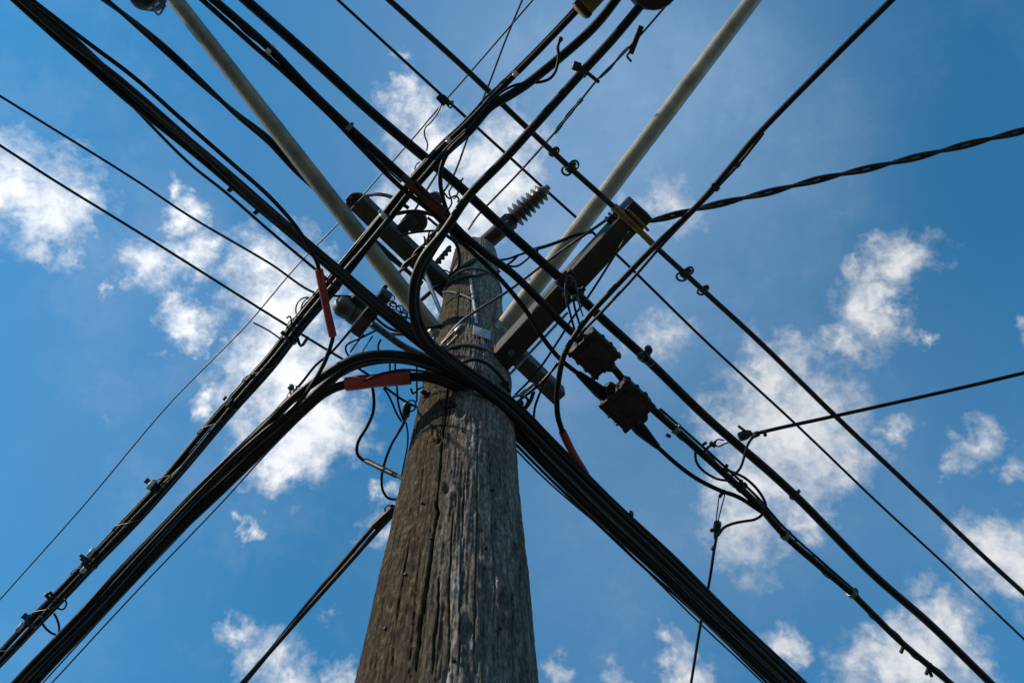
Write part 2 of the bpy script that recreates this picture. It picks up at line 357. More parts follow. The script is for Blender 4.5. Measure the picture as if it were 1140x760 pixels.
    blm_lift = .8*np.exp(-((ang-.10)/.24)**2)*(.35+.9*vnoise(tn*60, Z*1.6, 60, 21))*(.4+.8*vnoise(tn*25, Z*4, 25, 22))+.62*sm*(.55+.6*vnoise(tn*34, Z*2.6, 34, 25))
    alg_dim = np.clip(.5-ang/1.0, 0, 1)*(.55+.6*vnoise(tn*40, Z*4, 40, 23))
    for nm, arr in (('bleach_shade_lift', blm_lift), ('algae_sun_dim', alg_dim)):
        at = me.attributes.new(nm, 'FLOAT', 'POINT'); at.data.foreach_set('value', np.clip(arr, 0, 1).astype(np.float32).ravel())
    m_ = D.materials.new('weathered_pole_timber'); m_.use_nodes = True; nt = m_.node_tree; N = nt.nodes; L = nt.links; b = N['Principled BSDF']
    b.inputs['Roughness'].default_value = .92; b.inputs['Specular IOR Level'].default_value = .12
    tc = N.new('ShaderNodeTexCoord'); mp = N.new('ShaderNodeMapping'); mp.inputs['Scale'].default_value = (1, 1, .06); L.new(tc.outputs['Object'], mp.inputs[0])
    def nz(sc, det, vec): q = N.new('ShaderNodeTexNoise'); q.inputs['Scale'].default_value = sc; q.inputs['Detail'].default_value = det; q.inputs['Roughness'].default_value = .7; L.new(vec, q.inputs['Vector']); return q.outputs['Fac']
    def ramp(f, stops):
        r = N.new('ShaderNodeValToRGB'); L.new(f, r.inputs[0]); e = r.color_ramp.elements
        while len(e) < len(stops): e.new(.5)
        for q, (p_, c_) in zip(e, stops): q.position = p_; q.color = (*c_, 1)
        return r.outputs[0]
    def mixc(f, a, c, mode='MIX'):
        q = N.new('ShaderNodeMix'); q.data_type = 'RGBA'; q.blend_type = mode
        if hasattr(f, 'is_linked'): L.new(f, q.inputs[0])
        else: q.inputs[0].default_value = f
        for i, s_ in ((6, a), (7, c)):
            if hasattr(s_, 'is_linked'): L.new(s_, q.inputs[i])
            else: q.inputs[i].default_value = (*s_, 1)
        return q.outputs[2]
    g1 = nz(38, 8, mp.outputs[0]); g2 = nz(150, 6, mp.outputs[0]); g3 = nz(34, 8, tc.outputs['Object'])
    mp2 = N.new('ShaderNodeMapping'); mp2.inputs['Scale'].default_value = (1, 1, .3); L.new(tc.outputs['Object'], mp2.inputs[0]); g4 = nz(95, 9, mp2.outputs[0])
    mp3 = N.new('ShaderNodeMapping'); mp3.inputs['Scale'].default_value = (1, 1, .025); L.new(tc.outputs['Object'], mp3.inputs[0]); g5 = nz(110, 5, mp3.outputs[0])
    base = ramp(g1, [(.3, (.036, .026, .018)), (.55, (.068, .050, .035)), (.75, (.125, .096, .07))])
    a1 = N.new('ShaderNodeAttribute'); a1.attribute_name = 'bleach_shade_lift'; a2 = N.new('ShaderNodeAttribute'); a2.attribute_name = 'algae_sun_dim'
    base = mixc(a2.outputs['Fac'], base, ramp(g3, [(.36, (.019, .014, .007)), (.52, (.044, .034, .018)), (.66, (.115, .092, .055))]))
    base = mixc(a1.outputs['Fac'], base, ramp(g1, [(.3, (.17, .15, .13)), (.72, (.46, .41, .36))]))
    base = mixc(.85, base, ramp(g4, [(.36, (.25, .23, .22)), (.5, (.85, .83, .8)), (.66, (2.0, 1.95, 1.85))]), 'MULTIPLY')
    base = mixc(.85, base, ramp(g5, [(.36, (.22, .2, .18)), (.43, (1, 1, 1))]), 'MULTIPLY')
    L.new(base, b.inputs['Base Color'])
    bp = N.new('ShaderNodeBump'); bp.inputs['Strength'].default_value = .8; bp.inputs['Distance'].default_value = .006
    hm = N.new('ShaderNodeMath'); hm.operation = 'ADD'; L.new(g2, hm.inputs[0]); L.new(g4, hm.inputs[1]); L.new(hm.outputs[0], bp.inputs['Height']); L.new(bp.outputs[0], b.inputs['Normal'])
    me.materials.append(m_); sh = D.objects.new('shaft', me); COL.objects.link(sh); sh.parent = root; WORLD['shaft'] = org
    c = axis(TOP_Z-.004); mb = MB(); mb.lathe(c-np.array((0, 0, .03)), c+np.array((0, 0, .012)), [(0, rad(TOP_Z)-.021), (.85, rad(TOP_Z)-.021), (1, rad(TOP_Z)-.04)], 40)
    mb.build('top_cap', M['timber'], root)
    # pale ground-wire moulding, identity plate, straps and bolts fixed to the wood
    mb = MB(); mb.tube(spline(front([(524,312),(526,330),(529,348),(530,362)], .006)), .007, 8); mb.build('ground_wire_cover', M['plate'], root)
    p = hit(535.5, 373); c = axis(p[2]); n_ = np.array((p[0]-c[0], p[1]-c[1], 0)); n_ /= np.linalg.norm(n_)
    mb = MB(); mb.box(p+n_*.012, AX, n_, (.12, .085, .004), .002)
    for s_ in (-.045, .045): mb.ball(p+n_*.014+AX*s_, .005, 8)
    mb.build('identity_plate', M['plate'], root)
    for zz, tilt in ((hit(520, 385)[2], .0), (hit(520, 300)[2], .02)):
        mb = MB(); k = []
        for t in np.linspace(0, 2*math.pi, 60): c = axis(zz+tilt*math.cos(t)); k.append(c+np.array((math.cos(t), math.sin(t), 0))*(rad(zz)+.004))
        mb.tube(k, .008, 8, False); mb.build('strap', M['steel'], root)
    for u, v in ((569,430),(476,440),(503,452)):
        p = hit(min(u, 560), v); c = axis(p[2]); n_ = np.array((p[0]-c[0], p[1]-c[1], 0)); n_ /= np.linalg.norm(n_)
        mb = MB(); mb.lathe(p, p+n_*.03, [(0, .018), (.3, .018), (.35, .011), (1, .01)], 8); mb.build('bolt', M['darkiron'], root)
    for u, v in ((452,640),(470,560),(515,480),(492,466),(540,610),(556,700),(430,700),(505,735),(548,545),(480,600)):   # old nails and staples
        p = hit(u, v); c = axis(p[2]); n_ = np.array((p[0]-c[0], p[1]-c[1], 0)); n_ /= np.linalg.norm(n_)
        mb = MB(); mb.lathe(p-n_*.02, p+n_*.006, [(0, .002), (.7, .002), (.71, .005), (1, .004)], 8); mb.build('nail', M['rust'], root)
    return root
POLE = build_pole()

# ------------------------------------------------------------------ cable helpers
def cable(name, label, cat, pts, w, m_='cable', h=3., e0=0, e1=0, parent=None, group=None, ref=None, n=10):
    w3 = run(pts, h, e0, e1)
    if parent is not None and parent.name.startswith('cable_bundle'):      # strands in a bundle never run quite parallel
        L_ = np.concatenate([[0], np.cumsum(np.linalg.norm(np.diff(w3, axis=0), axis=1))])
        for ax_ in range(3):
            ph = RNG.uniform(0, 6.28, 3); w3[:, ax_] += .0045*(np.sin(L_*5.1+ph[0])*.5+np.sin(L_*8.3+ph[1])*.35+np.sin(L_*13.7+ph[2])*.15)
    r_ = px(w, ref if ref is not None else wmid(pts, h))/2
    mb = MB(); mb.tube(w3, r_, n); o = mb.build(name, M[m_], parent)
    if parent is None: tag(o, label, cat, group)
    elif label: o['label'] = label
    return o
def twisted(mb, path, r_, strands=2, pitch=.35, lay=1.0, n=8):
    t = np.gradient(path, axis=0); t /= np.linalg.norm(t, axis=1)[:, None]; s = np.concatenate([[0], np.cumsum(np.linalg.norm(np.diff(path, axis=0), axis=1))])
    a = np.cross(t, (0, 0, 1.)); a /= np.linalg.norm(a, axis=1)[:, None]; b = np.cross(t, a)
    for k in range(strands):
        ph = 2*math.pi*(s/pitch+k/strands); mb.tube(path+lay*r_*(np.cos(ph)[:, None]*a+np.sin(ph)[:, None]*b), r_, n)
def frame(p, q): t = np.asarray(q)-np.asarray(p); return t/np.linalg.norm(t)
def clip(parent, u, v, h, w, l, du, dv, m_='steel', name='clip'):          # band round a cable at a picture point; (du,dv) is the cable's direction there
    a, b = P(u-du, v-dv, h), P(u+du, v+dv, h); t = frame(a, b); c = P(u, v, h); r_ = px(w, c)/2; L_ = px(l, c)/2
    mb = MB(); mb.lathe(c-t*L_, c+t*L_, [(0, r_*.9), (.12, r_), (.88, r_), (1, r_*.9)], 12)
    nrm = np.cross(t, (0, 0, 1.)); nrm /= np.linalg.norm(nrm); mb.box(c+nrm*r_*1.1, t, (0, 0, 1), (L_*1.2, r_*.7, r_*.8), .001)
    return mb.build(name, M[m_], parent)
def lug(parent, pts, h, w, m_='plastic', name='tail'):
    mb = MB(); q = run(pts, h); mb.tube(q, px(w, q[0])/2, 8); return mb.build(name, M[m_], parent)
def sleeve(parent, name, pts, h, w, m_, label=None, part=True):
    q = run(pts, h); r_ = px(w, q[len(q)//2])/2; mb = MB(); rr = np.full(len(q), r_); rr += r_*.04*np.sin(np.linspace(0, 9, len(q))); mb.tube(q, rr, 16)
    return mb.build(name, M[m_], parent, label=label)

# ------------------------------------------------------------------ crossarms, brackets and pipes
def beam(mb, p, q, wid, hei, bev=.008): mb.box((np.asarray(p)+q)/2, frame(p, q), (0, 0, 1), (np.linalg.norm(np.asarray(q)-p), wid, hei), bev)
up = np.array((0, 0, 1.))
ARM_H = 4.72
p, q = P(398, 224, ARM_H), P(623, 441, ARM_H)
arm = thing('crossarm', 'long dark timber crossarm behind the pole, its blunt lower end showing right of it', 'crossarm', (p+q)/2)
mb = MB(); beam(mb, p, q, px(20, p), .13, .012); mb.build('beam', M['timber'], arm)
for f in (.42, .62):
    c = p+(q-p)*f; mb = MB(); mb.lathe(c-np.array((0, 0, .095)), c+np.array((0, 0, .1)), [(0, .014), (.08, .014), (.081, .022), (.12, .022), (.121, .01), (.9, .01), (.901, .022), (1, .022)], 8); mb.build('bolt', M['steel'], arm)
mb = MB(); a = p+(q-p)*.30; b = axis(CAMZ+4.25)+np.array((-.12, .1, 0)); mb.box((a+b)/2-np.array((0, 0, .03)), frame(a, b), (0, 1, 0), (np.linalg.norm(a-b), .012, .04), .002); mb.build('brace', M['steel'], arm)

BH = 3.32
p, q = P(551, 406, BH), P(711, 233, BH)
bt = thing('side_beam', 'thick dark square beam sticking out from the pole to the upper right, under the pale pipe', 'beam', p)
mb = MB(); beam(mb, p, q, px(25, p), .115, .01); mb.build('beam', M['timber'], bt)
t = frame(p, q); side = np.cross(t, (0, 0, 1.))
mb = MB(); beam(mb, q-t*.075, q+t*.012, px(25, p)+.016, .131, .006); mb.build('end_cap', M['darkiron'], bt)
mb = MB(); mb.tube(np.array([p+t*.02-side*.066-np.array((0, 0, .05)), p+t*.40-side*.066-np.array((0, 0, .05))]), .006, 8); mb.build('edge_rod', M['plate'], bt)
for f in (.12, .5): c = p+(q-p)*f-np.array((0, 0, .06)); mb = MB(); mb.lathe(c, c-np.array((0, 0, .022)), [(0, .017), (.5, .017), (.55, .01), (1, .01)], 8); mb.build('bolt', M['steel'], bt)
mb = MB()
for i in range(4): c = q-t*(.05+.022*i)+side*(px(25, p)*.5+.012)+np.array((0, 0, .01*i-.02)); mb.box(c, t, (0, 0, 1), (.013, .05-.008*i, .06), .002)
mb.build('comb_bracket', M['darkiron'], bt)

def lamp_arm(pts, label, foot):
    a, b = P(*pts[0]), P(*pts[1]); d = frame(a, b); r_ = px(20.5, a)/2
    root = thing('steel_pipe', label, 'pipe', a, 'pale steel pipes fixed to the pole')
    mb = MB(); k = [a+d*s for s in np.linspace(0, np.linalg.norm(b-a)+1.6, 60)]; mb.tube(k, r_, 32); mb.build('tube', M['pipe' if foot else 'dullpipe'], root)
    mb = MB(); c = a+d*.03; mb.lathe(c-d*.05, c+d*.05, [(0, r_*1.2), (.1, r_*1.28), (.9, r_*1.28), (1, r_*1.1)], 24); mb.build('collar', M['steel'], root)
    ax_ = axis(a[2]); n_ = np.array((ax_[0]-a[0], ax_[1]-a[1], 0)); dist = np.linalg.norm(n_); n_ /= dist
    mb = MB(); mb.box(a+n_*(dist-rad(a[2]))*.55, n_, (0, 0, 1), (max(dist-rad(a[2]), .03)+.03, .06, .16), .006); mb.build('flange', M['steel'], root)
    return root
mb = MB(); mb.box(P(389.5, 221, ARM_H+.02), frame(P(398, 224, ARM_H), P(623, 441, ARM_H)), up, (px(13, p)*.5, px(12, p)*.6, .1), .003); mb.build('end_block', M['darkiron'], arm)
lamp_arm([(493, 381, 3.72), (195, 0, 4.95)], 'pale round steel pipe rising from the pole to the top left corner side', 0)
lamp_arm([(549, 380, 3.72), (838, 0, 5.0)], 'pale round steel pipe rising from the pole to the upper right above the dark beam', 1)

# insulators
def ribbed(p, q, r_, ribs, label, name='post_insulator'):
    root = thing(name, label, 'insulator', p); t = frame(p, q); Ln = np.linalg.norm(np.asarray(q)-p)
    mb = MB(); m0 = p+t*Ln*.42; mb.lathe(p-t*.06, m0, [(0, r_*.72), (.55, r_*.72), (.56, r_*.8), (.9, r_*.8), (1, r_*.55)], 20); c0 = axis(TOP_Z+.01); mb.tube([c0, c0*.35+(p-t*.05)*.65, p], .04, 12)
    mb.build('base', M['darkiron'], root)
    prof = [(0, r_*.5)]
    for i in range(ribs):
        f = i/ribs; k = 1/ribs; R_ = r_*(1.05-.24*f); prof += [(f+.08*k, r_*.52), (f+.45*k, R_*.96), (f+.55*k, R_), (f+.62*k, R_*.93), (f+.72*k, r_*.52)]
    prof += [(1, r_*.5)]
    mb = MB(); mb.lathe(m0, q, prof, 28); mb.build('ribbed_body', M['porcelain'], root, sharp=60)
    mb = MB(); mb.lathe(q-t*.005, q+t*.05, [(0, r_*.45), (.4, r_*.45), (.5, r_*.3), (1, r_*.28)], 16); mb.build('cap', M['steel'], root); return root
ribbed(P(547, 265, 5.70), P(605, 213, 5.86), .084, 7, 'dark ribbed post insulator leaning out to the right from the pole top')
def pin_insulator(p, q, r_, label, m_='greyporc'):
    root = thing('pin_insulator', label, 'insulator', p, None); t = frame(p, q)
    mb = MB(); mb.lathe(p-t*.03, p+(q-p)*.5, [(0, .014), (1, .014)], 10); mb.build('pin', M['darkiron'], root)
    mb = MB(); mb.lathe(p+(q-p)*.18, q, [(0, r_*.55), (.02, r_*.96), (.16, r_), (.3, r_*.82), (.36, r_*.62), (.46, r_*.6), (.52, r_*.82), (.66, r_*.8), (.74, r_*.52), (.82, r_*.5), (.88, r_*.6), (.97, r_*.45), (1, r_*.15)], 28)
    mb.build('bell', M[m_], root, sharp=60); return root
a = P(395, 227, ARM_H+.02); pin_insulator(a, a+up*.17, px(11.5, a), 'grey bell insulator on the upper left end of the crossarm')
a = P(462, 249, ARM_H+.1); pin_insulator(a, a+up*.22, px(13, a), 'grey bell insulator left of the pole top, below the red brown wires')
a = P(483, 224, ARM_H+.9); pin_insulator(a, a+up*.2, px(9, a), 'brownish bell insulator half hidden behind the red brown wires', 'porcelain')
mb = MB(); a, b = P(441, 262, ARM_H), P(460, 243, ARM_H+.05); beam(mb, a, b, px(13, a), .07, .006); tag(mb.build('insulator_bracket', M['darkiron']), 'short dark bracket reaching from the crossarm to the bell insulator left of the pole top', 'bracket')
a, b = P(404, 356, 3.62), P(374, 336, 3.55)
r0 = thing('strain_insulator', 'dark rounded insulator lying on its side left of the cable box, below the red sleeve', 'insulator', a)
mb = MB(); R_ = px(12, a); mb.lathe(a, b, [(0, R_*.5), (.1, R_*.8), (.3, R_), (.45, R_*.95), (.5, R_*.8), (.55, R_*.95), (.8, R_), (.95, R_*.7), (1, R_*.3)], 24); mb.build('body', M['greyporc'], r0, sharp=60)
mb = MB(); mb.tube(spline([a, P(425, 370, 3.66), P(480, 372, 3.75)]), .008, 8); mb.build('tie_rod', M['steel'], r0)
a, b = P(391, 329, 3.58), P(407, 344, 3.62)
mb = MB(); mb.box((a+b)/2, frame(a, b), up, (np.linalg.norm(b-a), px(11, a), px(11, a)), .006); mb.tube(spline([b, P(440, 368, 3.68), P(492, 362, 3.72)]), .007, 8)
tag(mb.build('dead_end_clamp', M['darkiron']), 'small dark clamp ending a thin wire behind the thick upper left cables', 'clamp')

# ------------------------------------------------------------------ the highest lines, from the pole top
A5 = cable('primary_wire', 'thin high wire passing the ribbed insulator tip on its way to the right edge', 'wire', [(376,0),(496,110),(608,212),(684,281),(786,380),(887,473),(978,560),(1050,626),(1140,711)], 3.0, 'wire', 5.93, FAR, FAR)
mb = MB(); c = P(494, 112, 5.93)
for i in range(4): mb.box(c+np.array(((i-1.5)*.018, .012*((i % 2)*2-1), .02*(i % 2))), (1, 1, 0), (0, 0, 1), (.05, .035, .05), .006)
mb.tube(spline([c, c+np.array((.05, .05, -.03)), c+np.array((.07, .0, -.06)), c+np.array((.03, .02, -.07))]), .006, 6)
mb.build('clamp', M['darkiron'], A5)
mb = MB(); mb.tube(run([(491,118),(486,128),(479,137),(473,143),(473,152),(476,160),(475,168)], 5.9), .0055, 6); mb.tube(run([(468,180),(463,184),(462,190),(464,196)], 5.9), .005, 6)
tag(mb.build('loose_pigtail', M['wire']), 'thin kinked wire end dangling from the clamp near the top centre', 'wire')
cable('static_wire', 'hair thin wire from top centre down behind everything to the left edge', 'wire', [(597,-4),(525,79),(488,121),(459,155),(419,200),(377,248),(333,293),(276,360),(189,449),(97,558),(0,667)], 1.7, 'wire', 6.5, FAR, FAR, n=6)
cable('riser_wire', 'thin steep wire dropping from the top edge to the insulators beside the pole top', 'wire', [(584,-6,7.4),(564,42),(543,97),(522,150),(504,197),(485,226,5.9)], 2.4, 'wire', 6.4, 5, 0, n=6)
cable('riser_wire', 'short thin wire slanting behind the thick cable crossing, left of the pole top', 'wire', [(494,182,6.2),(485,196),(473,215),(462,234,5.0)], 2.4, 'wire', 5.6, n=6)
a = thing('drop_wire', 'thin wire with a tension bar near the top edge, right of the thick curved cable', 'wire', P(631, 132, 6.0))
cable('conductor', None, None, [(747,0,6.0),(715,37),(690,64),(665,89),(631,132),(613,153),(578,192),(553,218),(532,240),(521,256,5.7)], 2.4, 'wire', 6, 5, 0, a, n=6)
mb = MB(); p, q = P(714, 29, 5.95), P(702, 60, 5.95); mb.box((p+q)/2, frame(p, q), up, (np.linalg.norm(q-p), px(6, p), .03), .004); mb.tube(run([(702,58),(698,62),(703,69)], 5.95), .008, 6); mb.build('tension_bar', M['rust'], a)
mb = MB(); mb.tube(run([(700,52),(690,62),(680,76),(668,87)], 5.95), .007, 6); mb.build('tail', M['wire'], a)
mb = MB(); twisted(mb, run([(648,110),(633,128),(617,149)], 6.0), px(1.5, P(633,128,6)), 2, .25, .6); mb.build('grip', M['wire'], a)

# ------------------------------------------------------------------ A: lines falling from upper left to lower right
A2 = thing('service_drop', 'thin twisted pair running from the top edge down behind the left pale pipe', 'cable', P(224, 92, 5.5))
mb = MB(); twisted(mb, run([(112,-4),(139,17),(184,55),(224,92),(263,127),(300,157),(335,195),(400,255),(470,316)], 5.4, FAR), px(2.7, P(224, 92, 5.4)), 2, 1.6, .8); mb.build('twisted_pair', M['wire'], A2)

A4R = P(628, 314, 3.12)
A4 = thing('aerial_cable', 'single thick black cable running right of the pole top to the bottom right corner', 'cable', A4R)
cable('cable', None, None, [(262,-10),(280,6),(346,64),(411,123),(464,168),(504,201),(560,253),(599,288),(628,314),(673,357),(718,398),(786,464),(860,528),(890,556),(971,638),(1035,694),(1103,760)], 10.6, 'cable', 3.12, FAR, FAR, A4, n=16)
clip(A4, 628, 312, 3.12, 19, 15, 40, 36, 'rust', 'hanger'); clip(A4, 643, 328, 3.12, 15, 8, 40, 36, 'darkiron', 'hanger')
for u, v in ((713,396),(722,389),(724,403)): mb = MB(); c = P(u, v, 3.08); mb.lathe(c-up*.02, c+up*.02, [(0, .008), (.2, .016), (.8, .016), (1, .008)], 8); mb.build('clamp_bolt', M['plastic'], A4)
clip(A4, 717, 397, 3.12, 13, 8, 40, 38, 'plastic', 'clamp')
for u, v in ((560,252),(510,205),(884,551)): clip(A4, u, v, 3.12, 12, 3, 40, 36, 'plastic')
# pale hook of wire hanging at the beam
cable('tie_wire', 'pale bent tie wire hooked over the hanger below the dark beam', 'wire', [(631,340),(629,318),(632,307),(637,308),(642,320),(645,338),(649,352)], 1.6, 'strand', 3.07, n=6)
cable('tie_wire', 'second pale tie wire, shorter, curling beside the hanger below the dark beam', 'wire', [(636,332),(640,328),(643,334),(646,345)], 1.4, 'strand', 3.05, n=6)

A6 = thing('messenger_cable', 'slim black cable passing over the beam tip through a yellow sleeve, to the right edge', 'cable', P(705, 250, 3.17))
cable('cable', None, None, [(433,0),(517,76),(580,136),(626,179),(686,233),(727,272),(786,326),(844,379),(927,460),(1033,560),(1095,619),(1140,660)], 6.0, 'old', 3.17, FAR, FAR, A6, n=12)
for q, ww in (([(683,230),(704,249.5),(728,273)], 7.2), ([(699,234),(711,245),(722,257)], 3.2)): sleeve(A6, 'guard_sleeve', q, 3.165, ww, 'yellow', 'dirty yellow guard sleeve')
for u, v, s_ in ((635,187,1),(763,305,1),(783,323,.6),(617,169,.5)):
    for k in (-1, 1):
        c = P(u+k*4*s_, v-k*3*s_, 3.17); mb = MB(); mb.tube([c+px(5*s_+1.5, c)*np.array((math.cos(t)*.8, math.sin(t)*.8, .5*math.sin(t+k))) for t in np.linspace(0, 2*math.pi, 22)], .0045, 6, False)
        mb.build('ring_clip', M['plastic'], A6)
    clip(A6, u, v, 3.17, 9*s_+2, 6*s_+2, 40, 36, 'plastic', 'clamp')

# A3: lashed cable with the two splice boxes
A3 = thing('lashed_cable', 'black lashed cable with brown taped middle, threading the two iron splice boxes', 'cable', P(560, 300, 2.97))
H3 = 2.97
cable('cable', None, None, [(230,-7),(301,55),(346,102),(385,139),(417,168),(448,196),(470,217),(494,239),(513,259),(540,282),(570,304),(600,333),(622,356),(645,377),(666,395),(682,409),(700,430),(723,452),(752,478),(783,506),(803,524),(843,561),(874,596),(914,631),(948,660),(1003,714),(1058,760)], 8.6, 'cable', H3, FAR, FAR, A3, n=14)
cable('lower_strand', None, None, [(216,-8),(280,49),(319,83),(372,133),(392,154),(438,201),(454,215),(480,236),(507,263),(535,289),(560,314),(588,349),(603,374),(623,399),(636,410),(652,422),(676,444),(700,466),(716,480),(735,500),(770,529),(800,545),(822,553),(850,571)], 5.4, 'cable', H3-.01, FAR, 0, A3)
cable('messenger_strand', None, None, [(297,60),(346,108),(385,146),(415,174),(447,203)], 2.6, 'strand', H3+.02, 0, 0, A3, n=8)
cable('messenger_strand', None, None, [(735,455),(770,486),(800,513),(843,553),(874,588),(914,624),(955,660)], 3, 'old', H3+.02, 0, 0, A3, n=8)
for pts, w in (([(447,196),(465,213),(494,238)], 7), ([(452,204),(472,223),(498,246)], 5.5), ([(462,202),(478,217),(496,234)], 4)): sleeve(A3, 'tape_wrap', pts, H3-.012, w, 'brown')
for u, v, m_ in ((300,57,'bright'),(388,143,'steel'),(874,596,'steel'),(948,660,'steel'),(752,478,'steel'),(825,543,'darkiron')): clip(A3, u, v, H3, 11, 6, 40, 36, m_)
for pts in ([(1007,716),(1003,726)], [(1036,738),(1031,750)], [(1033,742),(1037,752)], [(741,483),(746,486)], [(806,522),(810,517)], [(822,540),(826,534)]): lug(A3, pts, H3, 4)
def cone(parent, a, b, w0, w1, h):
    p, q = P(*a, h), P(*b, h); mb = MB(); mb.lathe(p, q, [(0, px(w0, p)/2*.8), (.06, px(w0, p)/2), (.75, px(w1, p)/2), (.95, px(w1, p)/2), (1, px(w1, p)/2*.9)], 18); mb.build('boot', M['cable'], parent)
cone(A3, (643,415), (674,441), 8, 15, H3-.01); cone(A3, (733,498), (708,473), 7, 15, H3-.01)

def splice_box(c, du, L_, W_, label):
    p = P(*c, H3-.03); t = frame(P(c[0]-du[0], c[1]-du[1], H3), P(c[0]+du[0], c[1]+du[1], H3)); s_ = np.cross(up, t)
    root = thing('splice_box', label, 'splice box', p, 'iron splice boxes on the lashed cable'); l, w = px(L_, p), px(W_, p)
    mb = MB(); mb.box(p, t, up, (l, w, .075), .008); mb.build('body', M['rust'], root)
    mb = MB(); mb.box(p-up*.036, t, up, (l*1.06, w*1.07, .014), .004); fl = mb.build('flange', M['darkiron'], root)
    mb = MB(); mb.box(p-up*.046, t, up, (l*.72, w*.72, .012), .005); mb.build('cover_plate', M['rust'], root)
    for i in range(4):
        for k in (-1, 1):
            for cc, rr in ((p+t*(i-1.5)*l*.31+s_*k*w*.53, 1), (p+s_*(i-1.5)*w*.31+t*k*l*.52, 1)):
                if i in (0, 3) and random.random() < .35: continue
                rb = .0072*random.uniform(.85, 1.2); mb = MB(); mb.lathe(cc-up*.05, cc+up*.0, [(0, rb*.7), (.2, rb), (.5, rb), (.52, rb*1.35), (.85, rb*1.35), (1, rb)], 8); mb.build('bolt', M['darkiron'], fl)
    for k in (-1, 1):
        e = p+t*k*l*.5; mb = MB(); mb.lathe(e, e+t*k*.035, [(0, .026), (.7, .024), (1, .016)], 16); mb.build('gland', M['darkiron'], root)
    return root
splice_box((661, 391), (40, 37), 41, 37, 'rusty iron splice box with bolts, the upper one, close to the dark beam')
splice_box((697, 448), (40, 37), 43, 42, 'dark square iron splice box with bolts, the lower one, clear against blue sky')

# ------------------------------------------------------------------ B1: lashed bundle from the left edge up to the top centre
B1C = [(0,731),(60,668),(100,626),(163,560),(258,449),(300,402),(333,358),(368,317),(400,278),(431,240),(451,215),(467,196),(496,165),(519,144)]
H1 = 3.05
B1 = thing('cable_bundle', 'tight black bundle with pale clips, passing behind the upright red sleeve to the top centre', 'cable bundle', P(368, 317, H1))
D0 = depth(P(330, 360, H1))
def sh(c, k): return [(u+.75*k*D0/depth(P(u, v, H1)), v+.66*k*D0/depth(P(u, v, H1))) for u, v in c]
cable('cable', None, None, sh(B1C, 3.6)+[(545,120),(562,110),(586,95),(639,50),(665,24),(692,-10)], 9.6, 'cable', H1, FAR, FAR, B1, n=14)
cable('cable', None, None, sh(B1C, -3.4)+[(545,112),(562,94),(578,78),(639,16),(662,-8)], 6.4, 'cable', H1+.005, FAR, FAR, B1, n=12)
cable('messenger_strand', None, None, sh(B1C, -6.6)+[(540,110),(560,90),(576,74),(630,19),(655,-8)], 2.8, 'strand', H1+.012, FAR, FAR, B1, n=8)
cable('lashing', None, None, [(u+random.uniform(-.8, .8), v) for u, v in sh(B1C, 1.)], 1.8, 'strand', H1-.03, FAR, 0, B1, n=8)
cable('cable', None, None, sh(B1C[:8], 8.0)+[(400,286),(418,266)], 5, 'old', H1+.005, FAR, 0, B1, n=10)
cable('strand', None, None, [(262,453),(243,475),(222,500),(203,518),(180,540)], 3, 'wire', H1-.02, 0, 0, B1, n=8)
cable('jumper', None, None, [(545,116),(560,102),(574,95),(590,92)], 3, 'cable', H1-.02, 0, 0, B1, n=8)
for u, v, m_ in ((255,448,'bright'),(169,541,'bright'),(103,616,'bright'),(24,699,'bright'),(96,634,'bright'),(574,83,'bright'),(578,98,'plate'),(428,240,'bright'),(500,157,'bright'),(640,50,'steel')):
    ww = 15 if u < 500 else 10
    if m_ == 'bright' and u < 300:
        c = P(u-1.5, v-1.5, H1-.02); mb = MB(); mb.box(c, frame(P(u-30, v+35, H1), P(u+30, v-35, H1)), up, (px(8, c), px(5, c), .034), .003); mb.build('clip', M['bright'], B1)
    else: clip(B1, u, v, H1, ww-4, 6, 36, -38, m_)
for u, v in ((258,449),(322,376),(171,540),(100,626),(35,690)): clip(B1, u+1, v+1, H1, 17, 4, 36, -40, 'plastic', 'strap')
for pts in ([(102,623),(93,620),(89,617)], [(60,664),(55,659),(52,662)], [(98,629),(91,626)], [(57,668),(50,661)], [(330,372),(335,385),(343,375)]): lug(B1, pts, H1-.02, 3.5)
cable('bypass_loop', 'small black loop of cable hanging under the lower left bundle', 'cable', [(46,686),(47,693),(52,700),(59,705),(64,706),(66,700),(64,690),(60,682)], 2.4, 'wire', H1-.05, n=8)
cable('bypass_loop', 'tiny loop of thin wire beside the bundle at lower left, nearer the pole', 'wire', [(62,676),(70,678),(74,672),(72,666)], 2, 'wire', H1-.05, n=8)
mb = MB()
for k in (0, 6): mb.tube(run([(335+k*.5,356),(330+k,350),(330+k,340),(335+k,333),(343+k,331),(350,335)], H1+.03), px(1.7, P(340, 340, H1))/2, 6)
tag(mb.build('wire_loop', M['wire']), 'thin double wire loop standing off the left bundle above the white cloud', 'wire')
cable('wire_tail', 'short bent wire tail sticking out of the left bundle below the double loop', 'wire', [(325,365),(323,352),(319,354),(322,352)], 2, 'wire', H1-.02, n=6)
cable('down_cable', 'short black cable curving down from the top centre bundle towards the pole', 'cable', [(519,149),(500,168),(492,184),(490,200),(493,220),(500,240),(515,258),(535,277)], 5, 'cable', 2.98)
cable('hooked_tail', 'black cable stub with a knob end, curling under the thick cable at the top', 'cable', [(596,92),(604,91),(613,87),(619,78),(622,62),(621,52),(624,44)], 3.4, 'cable', 2.98)
mb = MB(); mb.ball(P(624, 44, 2.98), px(3.2, P(624, 44, 2.98))); mb.build('end_cap', M['plastic'], D.objects['hooked_tail'])
c = P(660, -3, 2.98); t = frame(P(645, 14, 2.98), P(672, -16, 2.98)); r0 = thing('cable_closure', 'dirty yellow box closure cut by the top edge, on the thin cable', 'closure', c)
